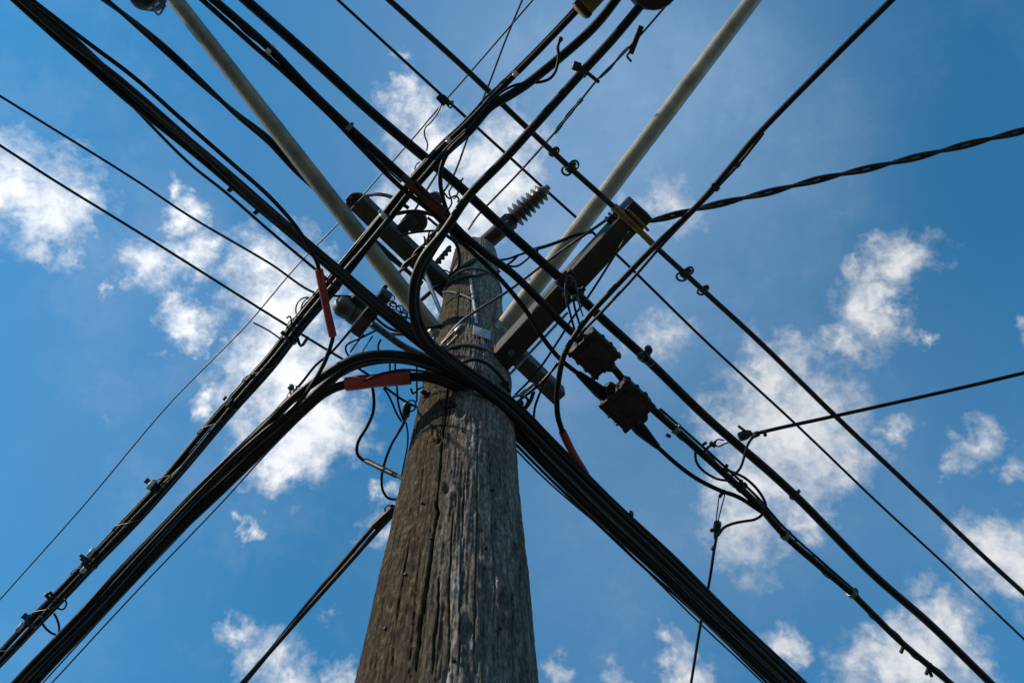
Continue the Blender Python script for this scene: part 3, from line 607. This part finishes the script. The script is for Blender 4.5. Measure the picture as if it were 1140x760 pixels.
mb = MB(); mb.box(c, t, up, (px(44, c), px(22, c), .09), .012); mb.build('case', M['yellow'], r0)
mb = MB(); e = c-t*px(17, c); mb.box(e, t, up, (.02, px(23.5, c), .095), .004); mb.build('latch', M['darkiron'], r0)
c = P(727, -17, 2.9); r0 = thing('cable_closure', 'dark brown drum closure at the top edge, beside the thick curved cable', 'closure', c)
mb = MB(); mb.lathe(c-up*.05, c+up*.1, [(0, .04), (.05, .066), (.2, .075), (.85, .075), (1, .06)], 28); mb.build('drum', M['rust'], r0)
mb = MB(); mb.lathe(c-up*.056, c-up*.03, [(0, .078), (.3, .081), (.8, .081), (1, .078)], 28); mb.build('rim', M['darkiron'], r0)
c = P(160, -7, 4.7); r0 = thing('lamp_housing', 'dark rounded fitting just showing at the top edge beside the left pale pipe', 'fitting', c)
mb = MB(); mb.lathe(c-up*.07, c+up*.12, [(0, .035), (.08, .065), (.3, .085), (.85, .088), (1, .055)], 28); mb.build('bowl', M['timber'], r0)
mb = MB(); e = P(170, 6, 4.65); mb.box(e, (1, -.6, .2), up, (.07, .012, .05), .002); mb.tube(spline([e, e+np.array((.03, .05, -.02)), e+np.array((.06, .0, .02))]), .006, 6); mb.build('catch', M['steel'], r0)
mb = MB(); mb.tube(spline([c+up*.1, c+np.array((.12, -.2, .15)), c+np.array((.2, -.5, .25))]), .03, 12); mb.build('spigot', M['pipe'], r0)

def lash(parent, c, h, w, pitch=.32):                     # thin wire wound round a lashed cable
    q = spline([P(u, v, h) for u, v in c]); L_ = np.concatenate([[0], np.cumsum(np.linalg.norm(np.diff(q, axis=0), axis=1))]); k = np.linspace(0, L_[-1], int(L_[-1]/pitch*14))
    q = np.stack([np.interp(k, L_, q[:, i]) for i in range(3)], 1); t = np.gradient(q, axis=0); t /= np.linalg.norm(t, axis=1)[:, None]; a = np.cross(t, (0, 0, 1.)); a /= np.linalg.norm(a, axis=1)[:, None]; b = np.cross(t, a)
    r_ = px(w, q[len(q)//2])/2; ph = k/pitch*2*math.pi; mb = MB(); mb.tube(q+r_*np.cos(ph)[:, None]*a+r_*.7*np.sin(ph)[:, None]*b, .0021, 6); mb.build('lashing_wire', M['strand'], parent)
lash(B1, B1C[:8], H1, 16); lash(A3, [(730,458),(752,478),(783,506),(843,561),(914,631),(948,660),(1003,714),(1058,760)], H3, 8.8); lash(A3, [(236,0),(301,56),(346,103),(385,140),(417,168),(446,195)], H3, 9)

# ------------------------------------------------------------------ A1: heavy bundle from the upper left corner, down over the pole's face and on to lower right
TAIL = [(563,456),(610,503),(667,560),(750,638),(870,752)]
D1 = depth(P(563, 456, 2.83))
def tail(k): return [(u+.7*k*D1/depth(P(u, v, 2.83)), v-.72*k*D1/depth(P(u, v, 2.83))) for u, v in TAIL]
LOW = [(30,757),(108,676),(217,561),(300,483)]
def low(k): return [(u+.72*k*D1/depth(P(u, v, 2.83)), v+.69*k*D1/depth(P(u, v, 2.83))) for u, v in LOW]
A1C = [(16,-6),(75,46),(130,94),(200,152),(280,220),(333,265),(380,305),(414,335),(464,375),(500,401)]
def sa(c, k): return [(u+.64*k, v-.77*k) for u, v in c]
A1 = thing('cable_bundle', 'heavy black bundle from the upper left corner over the pole to lower right', 'cable bundle', P(380, 304, 2.86))
cable('cable', None, None, sa(A1C[:2], 5)+sa(A1C[2:], 2.8)+tail(12), 8.6, 'cable', 2.86, FAR, FAR, A1, n=14)
cable('cable', None, None, sa(A1C[:2], -4.5)+sa(A1C[2:], -3.2)+tail(6.5), 8.6, 'cable', 2.87, FAR, FAR, A1, n=14)
cable('cable', None, None, sa(A1C[:2], .5)+sa(A1C[2:4], 5)+sa(A1C[4:], -.2)+tail(9), 7, 'old', 2.845, FAR, FAR, A1, n=12)
cable('messenger_wire', None, None, [(58,30),(95,66),(128,100),(178,151),(213,183.5),(253,214.5),(299,255.5),(329,281.5),(360,307),(378,322)], 3.6, 'old', 2.9, 0, 0, A1, n=8)
cable('lashing', None, None, [(120,82),(150,106),(200,148),(260,198),(300,233),(330,258)], 1.6, 'strand', 2.83, 0, 0, A1, n=6)
for u, v in ((257,210),(286,235)):
    mb = MB(); c = P(u, v, 2.88); mb.box(c, (1, .9, 0), up, (px(5, c), px(7, c), .03), .003); mb.build('clip', M['plastic'], A1)

def sleeved(name, label, before, sl, after, w, ws, h, e0):
    root = thing(name, label, 'cable', P(*sl[0][:2], h)); hh = heights(before+sl+after, h)
    cable('cable', None, None, hh, w, 'cable', h, e0, 0, root)
    k = len(before); s3 = [(u, v, q) for u, v, q in hh[k:k+len(sl)]]; sleeve(root, 'red_sleeve', s3, h, ws, 'red', 'faded red plastic sleeve'); return root
sleeved('sleeved_cable', 'black cable from the upper left corner that turns down through an upright red sleeve', [(30,-4),(90,42),(150,87),(200,131),(256,180),(300,219),(330,253),(346,279),(353,292)],
        [(355,300),(360,325),(365,350),(370.5,374)], [(369,382),(361,404),(346,430),(325,456),(300,475),(270,501),(215,555),(108,670)], 4.8, 9, 2.80, FAR)
# B2: wraps the pole's near face; from lower left to lower right
B2 = thing('cable_bundle', 'thickest black bundle, arching from the bottom left over the pole face to lower right', 'cable bundle', P(400, 400, 2.8))
cable('cable', None, None, low(-8.5)+[(327,442),(367,413),(398,398),(438,394.5),(477,402),(517,420)]+tail(1), 9.8, 'cable', 2.82, FAR, FAR, B2, n=16)
cable('cable', None, None, low(-2.6)+[(335,451),(370,421),(400,403),(438,398),(477,405),(517,424)]+tail(-4.5), 9.4, 'old', 2.85, FAR, FAR, B2, n=16)
cable('cable', None, None, low(3)+[(333,456),(364,427),(398,407),(440,400),(480,409),(515,429)]+tail(-8), 9, 'cable', 2.87, FAR, FAR, B2, n=12)
cable('cable', None, None, low(8.8)+[(338,459),(364,437),(385,428),(420,423),(456,419.5),(478,421),(509,432),(538,449)]+tail(-12), 10, 'cable', 2.80, FAR, FAR, B2, n=16)
sleeve(B2, 'red_sleeve', [(385,427.5),(405,425),(430,422.5),(457,420)], 2.80, 15.5, 'red', 'faded red plastic sleeve')
cable('thin_cable', None, None, [(392,432),(414,419),(430,414),(448,411),(472,413),(492,419),(520,434),(555,460)], 2.8, 'cable', 2.78, 0, 0, B2, n=8)
cable('strand', None, None, [(566,487),(604,524),(650,568),(700,615),(760,670),(800,708),(862,766)], 3.4, 'old', 2.84, 0, FAR, B2, n=8)
cable('strand', None, None, [(568,493),(600,525),(646,567),(698,614),(760,674),(850,760)], 2.2, 'strand', 2.86, 0, FAR, B2, n=8)
cable('lashing', None, None, [(600,500),(650,549),(700,597),(760,654),(830,720),(880,768)], 1.5, 'strand', 2.74, 0, FAR, B2, n=6)
cable('lashing', None, None, [(85,684),(150,614),(215,547),(285,476),(310,452)], 1.8, 'strand', 2.80, 0, 0, B2, n=6)
for u, v in ((703,572),(810,690)): mb = MB(); c = P(u, v, 2.8); mb.lathe(c-up*.015, c+up*.02, [(0, .006), (.5, .01), (1, .006)], 8); mb.build('stud', M['plastic'], B2)
cable('telephone_wire', 'thin wire just below the thickest bundle at lower left, the inner one of two', 'wire', [(40,768),(140,659),(234,560),(290,499),(330,464),(352,444)], 2.0, 'wire', 3.0, FAR, 0, n=6)
cable('telephone_wire', 'thin wire below the thickest bundle at lower left, the outermost of two', 'wire', [(50,768),(150,660),(246,560),(298,503),(336,464),(358,442)], 2.0, 'wire', 3.02, FAR, 0, n=6)
cable('curved_cable', 'thick cable sweeping from the top edge in a deep bend left of the pole top', 'cable', [(726,-9,2.9),(681,45),(647,82),(605,129),(560,179),(522,218),(496,256),(470,289),(460,318),(459.5,348),(469,376),(489,398),(516,419,2.76)]+[(560,453),(610,502),(675,565),(760,645),(870,749)], 9.4, 'cable', 2.8, FAR, FAR, n=18)
clip(D.objects['curved_cable'], 648, 80, 2.87, 14, 7, 36, -40, 'plastic', 'clamp')
mb = MB(); p, q = P(645, 74, 2.87), P(667, 92, 2.87); mb.box((p+q)/2, frame(p, q), up, (np.linalg.norm(q-p), px(4, p), .02), .003); mb.box(p+np.array((-.01, 0, .0)), (1, .3, 0), up, (.03, .03, .03), .006); mb.build('spacer', M['plastic'], D.objects['curved_cable'])
cable('curved_cable', 'second cable inside the deep bend left of the pole top, dull black', 'cable', [(494,262,2.84),(480,284),(467,312),(465,345),(476,374),(497,398),(524,421)]+[(566,457),(616,505),(675,562),(755,638),(872,748)], 6, 'old', 2.84, n=12)
B6 = sleeved('sleeved_cable', 'black cable from the upper right bending past the splice boxes into a red sleeve', [(1002,-9),(929,63),(840,154),(818,180),(778,227),(726,277),(678,327),(657,350),(639,375),(628,395),(623,416),(620,442),(621,463),(624,474)],
        [(626,480),(634,497),(643,513),(652,528)], [(664,550),(690,577),(750,634)], 6.4, 8.6, 2.88, FAR)
cable('second_strand', None, None, [(850,148),(822,183),(795,212),(744,265),(700,315),(672,345),(650,368),(640,380)], 3.6, 'old', 2.9, 0, 0, B6, n=8)
for u, v in ((820,183),(797,209)): clip(B6, u, v, 2.88, 9, 6, 36, -40, 'plastic', 'clamp')

# cable box on the heavy bundle
p, q = P(396, 369, 2.96), P(431, 326, 2.96); r0 = thing('cable_box', 'dark oblong box under the heavy upper left bundle, left of the bend', 'box', (p+q)/2)
mb = MB(); beam(mb, p, q, px(14, p), .08, .006); mb.build('case', M['timber'], r0)
mb = MB(); c = (p+q)/2; mb.box(c-up*.042, frame(p, q), up, (.03, px(15, p), .006), .002); mb.build('strap', M['darkiron'], r0)

# ------------------------------------------------------------------ thin wires at the left
cable('telephone_wire', 'upper of two thin parallel wires from the left edge, ending behind the bundle', 'wire', [(0,107),(150,200),(210,240),(300,293),(351,326),(392,330)], 2.8, 'wire', 3.58, FAR, 0, n=8)
L2 = cable('telephone_wire', 'lower of two thin parallel wires from the left edge, running on to the pole', 'wire', [(0,162),(59,200),(163,264),(300,350),(362,388),(410,417),(450,446),(471,456)], 3.0, 'wire', 3.2, FAR, 0, n=8)
cable('wire_tail', 'very short thin wire end over the white cloud left of the bundle', 'wire', [(282,359),(300,368.5),(316,380)], 2, 'wire', 3.1, n=6)
# splice on the thin cable beside the bundle
r0 = thing('spliced_wire', 'thin wire with a grey knobbly splice just above the thickest bundle, from the cable box', 'wire', P(329, 438, 2.9))
cable('conductor', None, None, [(427,324),(390,368),(368,393),(352,406),(335,427),(319,444),(300,464),(280,484)], 2.8, 'wire', 2.94, 0, 0, r0, n=8)
mb = MB(); c = P(329, 438, 2.92); t = frame(P(322, 446, 2.92), P(336, 430, 2.92)); mb.lathe(c-t*px(9, c), c+t*px(9, c), [(0, .012), (.1, .024), (.4, .026), (.45, .018), (.55, .018), (.6, .022), (.9, .02), (1, .012)], 14)
mb.ball(P(324, 431, 2.9), .014); mb.ball(P(325, 442, 2.89), .016); mb.ball(P(334, 434, 2.9), .013); mb.build('splice', M['steel'], r0)

# ------------------------------------------------------------------ service drops at the right
r0 = thing('service_drop', 'thick twisted cable leaving the beam tip for the right edge', 'cable', P(718, 247, 3.33))
mb = MB(); twisted(mb, run([(700,246),(718,247),(760,237),(784,231),(860,213),(911,200),(972,186.5),(1029,173),(1077,161),(1140,145.5)], 3.34, 0, FAR), px(2.2, P(911, 200, 3.34)), 2, .40, 1.0); mb.build('twisted_strands', M['old'], r0)
r0 = thing('service_drop', 'single thin cable from the right edge anchored by a wedge clamp on the thick cable', 'cable', P(828, 483, 3.14))
cable('cable', None, None, [(836,484),(860,478),(929,463),(1077,430),(1140,415)], 4.2, 'wire', 3.16, 0, FAR, r0)
mb = MB(); p, q = P(822, 487, 3.16), P(837, 481, 3.16); R_ = px(5.5, p); mb.lathe(p, q, [(0, R_*.6), (.1, R_*.95), (.5, R_), (.8, R_*.8), (1, R_*.4)], 14); mb.tube(run([(832,481),(826,477),(822,474)], 3.16), .006, 6); mb.build('wedge_clamp', M['plastic'], r0)
lug(r0, [(851,480),(852,485)], 3.15, 4, name='clip'); lug(r0, [(838,485),(845,482)], 3.15, 6.5, name='clip')
cable('tail', None, None, [(841,483),(834,492),(831,499),(828,510),(824,521),(817,528),(808,531)], 3, 'wire', 3.0, 0, 0, r0, n=8)
r0 = thing('service_drop', 'thin cable hanging from the lashed cable at right, dropping steeply to the bottom edge', 'cable', P(797, 590, 3.0))
cable('cable', None, None, [(798,596),(795,612),(790,645),(781,689),(768,768)], 3.4, 'wire', 3.0, 0, FAR, r0, n=8)
mb = MB(); p, q = P(799, 581, 2.98), P(796.5, 600, 2.98); R_ = px(4.4, p); mb.lathe(p, q, [(0, R_*.9), (.1, R_), (.5, R_), (.6, R_*.75), (.95, R_*.5), (1, R_*.3)], 12); mb.ball(P(792.5, 590, 2.98), R_*.55); mb.ball(P(794, 610, 2.99), R_*.75); mb.build('drop_clamp', M['plastic'], r0)
for k in (-2, 2): cable('bail_wire', None, None, [(798+k*.5,582),(801+k,565),(804+k*1.3,551),(806,546)], 1.4, 'wire', 2.97, 0, 0, r0, n=6)
lug(r0, [(801,553),(803,550),(808,546)], 2.96, 4, name='hook')
cable('tail', None, None, [(799,596),(806,587),(816,582.5),(828,580),(840,578),(848,573),(852.5,563),(849,553),(840,541),(828,531),(812,524),(802,521)], 3.2, 'wire', 2.92, 0, 0, r0, n=8)
cable('drip_loop', 'thin cable loop bulging below the lashed cable before the steep drop', 'cable', [(774,503),(775,513),(781,522),(789,528),(799,533),(812,535)], 3, 'wire', 2.92, n=8)
mb = MB(); mb.tube(run([(783,504),(788,498),(794,494),(797,491)], 2.95), .006, 6); mb.tube(run([(795,494),(800,497),(806,494),(811,492.5)], 2.97), .0035, 6); mb.tube(run([(795,493),(799,489),(806,490)], 2.97), .0035, 6); mb.box(P(793.5, 494.5, 2.95), (1, .6, 0), up, (.025, .016, .02), .003); mb.box(P(784.5, 493.5, 2.95), (1, -.8, 0), up, (.02, .01, .01), .002)
tag(mb.build('bail_clamp', M['plastic']), 'small clamp with looping tie wire between the lashed cable and the thick cable', 'clamp')
# lower-left cable ending on the pole
r0 = thing('service_drop', 'two strand cable from the bottom edge up to the left side of the pole', 'cable', P(422, 584, 2.45))
mb = MB(); twisted(mb, run([(262,770),(280,749),(346,671),(385,626),(420,586),(436,569)], 2.42, FAR, 0), px(2.7, P(346, 670, 2.42))/1.0, 2, 3.4, 1.15); mb.build('twisted_strands', M['old'], r0)
mb = MB(); p, q = P(417, 586, 2.41), P(439, 565, 2.41); mb.box((p+q)/2, frame(p, q), up, (np.linalg.norm(q-p), px(9, p), .03), .004); mb.build('wedge_clamp', M['darkiron'], r0)
mb = MB(); mb.tube(run([(430,573),(428.5,567),(431,563),(437,562.5),(443,563)], 2.41), px(1.8, p)/2, 6); mb.build('bail', M['wire'], r0)
mb = MB(); a = P(438, 566, 2.41); c = axis(a[2]); mb.tube([a, a+(c-a)*.6], .009, 8); mb.build('hook', M['steel'], r0)

# ------------------------------------------------------------------ cables hanging left of the pole
r0 = thing('hanging_cable', 'thin black cable dropping from the red sleeve into a stiff tube against the pole', 'cable', P(415, 460, 2.9))
cable('cable', None, None, [(414,428),(416,440),(415.5,458),(408,476),(399,491),(397.5,504),(403,511),(411,515)], 3.6, 'cable', 2.92, 0, 0, r0)
mb = MB(); p, q = P(407, 512.5, 2.9), P(442, 529.5, 2.72); R_ = px(5.6, p)/2; mb.lathe(p, q, [(0, R_*.9), (.05, R_*1.1), (.35, R_), (.4, R_*1.1), (.95, R_), (1, R_*.8)], 14); mb.build('tube', M['cable'], r0)
mb = MB(); c = axis(q[2]); mb.tube([q, q+frame(p, q)*.06, c*.5+(q+frame(p, q)*.06)*.5], .007, 8); mb.build('screw_end', M['rust'], r0)
r0 = thing('hanging_cable', 'thin cable from the drop clamp looping down beside the left edge of the pole', 'cable', P(449, 471, 2.9))
cable('cable', None, None, [(450,468),(449,472),(436,494),(428,516),(425,530),(426,545),(432,554),(441,555.5),(449,552)], 3.0, 'cable', 2.84, 0, 0, r0, n=8)
mb = MB(); p, q = P(453.5, 449, 3.0), P(450.5, 468, 3.0); R_ = px(4.8, p); mb.lathe(p, q, [(0, R_*.7), (.1, R_), (.7, R_), (.8, R_*.7), (1, R_*.4)], 14); mb.tube(run([(451,449),(455,446),(461,446),(463,450),(461,456),(457,458)], 3.0), px(2, p)/2, 6); mb.build('drop_clamp', M['plastic'], r0)
for pts, lb in (([(427,432),(431,437),(436,447),(441,459),(447,469)], 'thin cable slanting from the red sleeve down to the drop clamp'), ([(442,432),(443,447),(446,459),(449,467)], 'thin upright cable between the red sleeve and the drop clamp'),
                ([(434,396),(434,415),(434,430)], 'thin upright cable bridging the two arching cables, the left one of two'), ([(440,396),(440,415),(442,432)], 'thin upright cable bridging the two arching cables, the right one of two'),
                ([(457,432),(460,438),(464,434),(472,430)], 'small thin wire hook under the right end of the long red sleeve'), ([(464,408),(464,430),(464,447)], 'thin straight wire hanging down behind the right end of the red sleeve')):
    cable('jumper_wire', lb, 'wire', pts, 2.5 if len(pts) > 3 else 2.2, 'wire', 2.95, n=6)
mb = MB(); mb.tube(front([(473,457),(476,459)], -.02)+[P(466, 454, 3.03)], .01, 8); tag(mb.build('eye_bolt', M['darkiron']), 'short dark eye bolt in the left side of the pole below the red sleeve', 'bolt')
cable('ground_wire', 'thin dark wire running down the left edge of the pole below the eye bolt', 'wire', [(452,470),(454,482),(453.5,497),(450,515),(447,530)], 2, 'wire', 2.85, n=6)

# ------------------------------------------------------------------ the tangle round the pole top
cable('stay_rod', 'straight grey rod from the pole to the dark beam tip, crossing the right pipe', 'rod', [(490,385,3.3),(513,358.5,3.3),(566,323.5,3.36),(620,283,3.36),(685,238,3.36)], 3.4, 'strand', 3.4, n=8)
r0 = thing('turnbuckle', 'small steel turnbuckle on the rod where it meets the pole face', 'turnbuckle', P(503, 372, 3.2))
mb = MB(); p, q = P(490, 389, 3.2), P(513, 366, 3.24); t = frame(p, q); s_ = np.cross(t, up)
for k in (-1, 1): mb.tube([p+s_*k*.012, q+s_*k*.012], .006, 8)
mb.build('frame', M['steel'], r0)
mb = MB(); mb.lathe(p-t*.02, p+t*.03, [(0, .012), (.2, .018), (.8, .018), (1, .012)], 8); mb.lathe(q-t*.03, q+t*.02, [(0, .012), (.2, .018), (.8, .018), (1, .012)], 8); mb.build('nut', M['steel'], r0)
for pts, w, lb in (([(497,314),(513,312),(525,310),(546,305),(556,302)], 3, 'dark wire drawn round the pole just below its top, the level one'),
                   ([(496,326),(505,327),(517,331),(529,337)], 3, 'dark wire crossing the pole face downward beside the pale strip'),
                   ([(499,311),(512,302),(522,295),(531,289)], 5, 'thick dark wire crossing the pole face upward near its top')):
    q = spline(front(pts, .012, 4.6)); mb = MB(); mb.tube(q, px(w, q[0])/2, 8); tag(mb.build('wrap_wire', M['cable']), lb, 'wire')
cable('wrap_wire', 'thick dark wire slanting from the pole top down to the left behind the bend', 'wire', [(499,311,4.7),(485,320),(470,333),(452,345,4.3)], 4.5, 'cable', 4.5)
cable('wrap_wire', 'stiff dark hoop of cable gripping the pole just under the beam', 'wire', [(514,404),(524,400.5),(537,402),(552,413),(562,425),(567,436)], 4, 'old', 3.02)
mb = MB(); twisted(mb, run([(481,299,4.9),(490,289),(501,276,5.2)], 5), px(2, P(490, 289, 5)), 2, .12); tag(mb.build('twisted_wire', M['wire']), 'short twisted wire against the sky between the bend and the pole top', 'wire')
mb = MB(); mb.tube(run([(483,304),(489,301),(496,301),(501,304)], 4.9), px(1.8, P(490, 300, 4.9))/2, 6); mb.tube(run([(485,309),(491,306),(497,306),(500,309)], 4.9), px(1.8, P(490, 300, 4.9))/2, 6)
tag(mb.build('wire_coil', M['wire']), 'few faint turns of thin wire left of the pole top', 'wire')
r0 = thing('barbed_tie', 'twisted black wire with spiky cut ends, left of the bend, over the crossarm', 'wire', P(474, 270, 4.3))
mb = MB(); twisted(mb, run([(426,322),(450,297),(468,277),(478,266),(490,252),(505,240)], 4.3), px(1.7, P(474, 270, 4.3)), 2, .2); mb.build('twisted_pair', M['wire'], r0)
mb = MB()
for pts in ([(472,275),(473,267),(472,263)], [(476,273),(477,262),(478,258)], [(471,272),(480,271),(482,266)], [(470,276),(476,276),(480,270)]): mb.tube(run(pts, 4.28), px(2, P(474, 270, 4.3))/2, 6)
mb.build('cut_end', M['wire'], r0)
for pts, h, w, lb in (([(386,227,4.9),(396,222),(406,218.5),(416,216.5),(427,217),(441,222,4.6),(455,232)], 4.7, 4.2, 'arched black jumper cable from the left end insulator over to the bundle'),
                   ([(441,238),(452,236),(464,235.5),(478,238),(492,244),(505,250)], 4.5, 4.5, 'black jumper passing just over the middle bell insulator'),
                   ([(444,263),(454,260),(467,258),(480,257),(493,257)], 4.5, 2.8, 'thin curved jumper below the middle bell insulator against white cloud'),
                   ([(476,242),(483,248),(490,254),(497,262)], 4.4, 3.2, 'short jumper slanting from the middle bell insulator to the thick cable'),
                   ([(497,262),(507,270),(511,282),(511,295),(506,302)], 4.2, 4, 'short dark cable hugging the left side of the pole top'),
                   ([(500,256),(506,266),(514,272)], 4.1, 4, 'stubby cable end at the pole top, left of the taped cable'),
                   ([(437,262),(442,254),(450,243),(456,236)], 4.8, 2.4, 'thin pale wire beside the bracket of the middle insulator')):
    cable('jumper_wire', lb, 'wire', pts, w, 'cable' if w > 3.5 else 'wire', h, n=8)
cable('jumper_wire', 'thin dark wire pair end left of the ribbed insulator foot, upper curl', 'wire', [(497,236),(503,226),(500,213),(506,206),(510,214),(505,222)], 2, 'wire', 5.6, n=6)
cable('jumper_wire', 'thin curl of wire hanging near the thick cable above the pole top', 'wire', [(494,214),(500,221),(507,218),(511,222),(509,225)], 2.2, 'wire', 5.5, n=6)
for pts, h, w, lb in (([(552,290),(566,288),(577,284),(590,280)], 3.6, 2.6, 'thin wire looping right of the pole top, the upper strand'),
                   ([(577,284),(570,291),(565,295),(575,296.5),(585,290),(592,283)], 3.6, 2.6, 'thin wire loop hanging right of the pole top'),
                   ([(589,279),(597,277),(608,274),(625,268),(640,262),(660,258)], 3.55, 4, 'dark cable end crossing the right pipe towards the beam'),
                   ([(597,301),(588,307),(582,312)], 3.6, 2.4, 'very short wire left of the right pipe'),
                   ([(598,277),(597,285),(600,292)], 3.3, 4, 'short dark drop of cable behind the thick cable, left of the pipe'),
                   ([(701,258),(680,291),(655,330),(636,356),(623,377),(597,415),(573,440)], 3.22, 2.6, 'long thin wire from the beam tip down behind the upper splice box to the pole'),
                   ([(631,333),(635,350),(640,368)], 3.1, 2.6, 'thin wire below the hanger, the left one of two'),
                   ([(638,333),(641,347),(646,363)], 3.1, 2.6, 'thin wire below the hanger, the right one of two'),
                   ([(628,396),(615,412),(598,430),(580,444),(570,452)], 2.98, 3.2, 'thin cable slanting from the red sleeved cable to the hook by the pole'),
                   ([(620,404),(609,421),(600,440),(595,456),(595,477),(598,486)], 2.98, 2.8, 'thin cable drooping into the main bundle just right of the pole')):
    cable('jumper_wire', lb, 'wire', pts, w, 'cable' if w > 3.5 else 'wire', h, n=8)
r0 = thing('guy_hook', 'steel hook fitting beside the right edge of the pole above the main bundle', 'hook', P(577, 445, 2.98))
mb = MB(); mb.tube(run([(567,449),(570,443),(577,440),(584,441),(588,446),(585,452),(578,456),(571,455)], 2.96), px(3.4, P(577, 445, 2.96))/2, 8); mb.build('ring', M['steel'], r0)
mb = MB(); mb.box(P(586, 434, 2.98), frame(P(577, 441, 2.98), P(596, 425, 2.98)), up, (px(22, P(586, 434, 2.98)), px(4, P(586, 434, 2.98)), .012), .002); mb.build('shackle', M['plate'], r0)
mb = MB(); mb.ball(P(579, 449, 2.95), .016); mb.tube(run([(572,452),(580,458),(590,447),(594,436)], 2.94), .008, 8); mb.build('pin', M['darkiron'], r0)
# coils of wire in the gap below the left pipe
r0 = thing('wire_coil', 'tangle of small black wire loops in the gap beside the left pipe', 'wire', P(443, 345, 3.2))
for i in range(9):
    f = i/8; u, v = 434+20*f+random.uniform(-3, 3), 334+24*f+random.uniform(-3, 3); c = P(u, v, 3.15); rr = px(random.uniform(2.6, 4.8), c); tl = random.uniform(-.8, .8)
    mb = MB(); mb.tube([c+rr*np.array((math.cos(t), math.sin(t)*math.cos(tl), math.sin(t)*math.sin(tl))) for t in np.linspace(0, 2*math.pi, 20)], px(1.6, c)/2, 6, False); mb.build('loop', M['wire'], r0)
for pts, w, lb in (([(418,368),(400,377),(386,384),(385,390),(388,396)], 2.2, 'thin bent wire hanging from below the cable box to the arching cable'), ([(405,372),(397,382),(390,392)], 1.8, 'thin straight wire under the cable box, the left one'),
                ([(415,374),(408,384),(402,394)], 1.8, 'thin straight wire under the cable box, the right one'), ([(424,378),(421,384),(422,394)], 2.4, 'short thin wire stub standing on the arching cable'),
                ([(368,430),(376,422),(384,413)], 2.0, 'thin pale wire between the two arching cables above the cloud')):
    cable('jumper_wire', lb, 'wire', pts, w, 'wire', 2.93, n=6)
cable('conduit', 'pale grey conduit end showing between the cable box and the arching cable', 'conduit', [(414,360),(430,372),(450,386),(480,400)], 8, 'strand', 3.25, n=14)
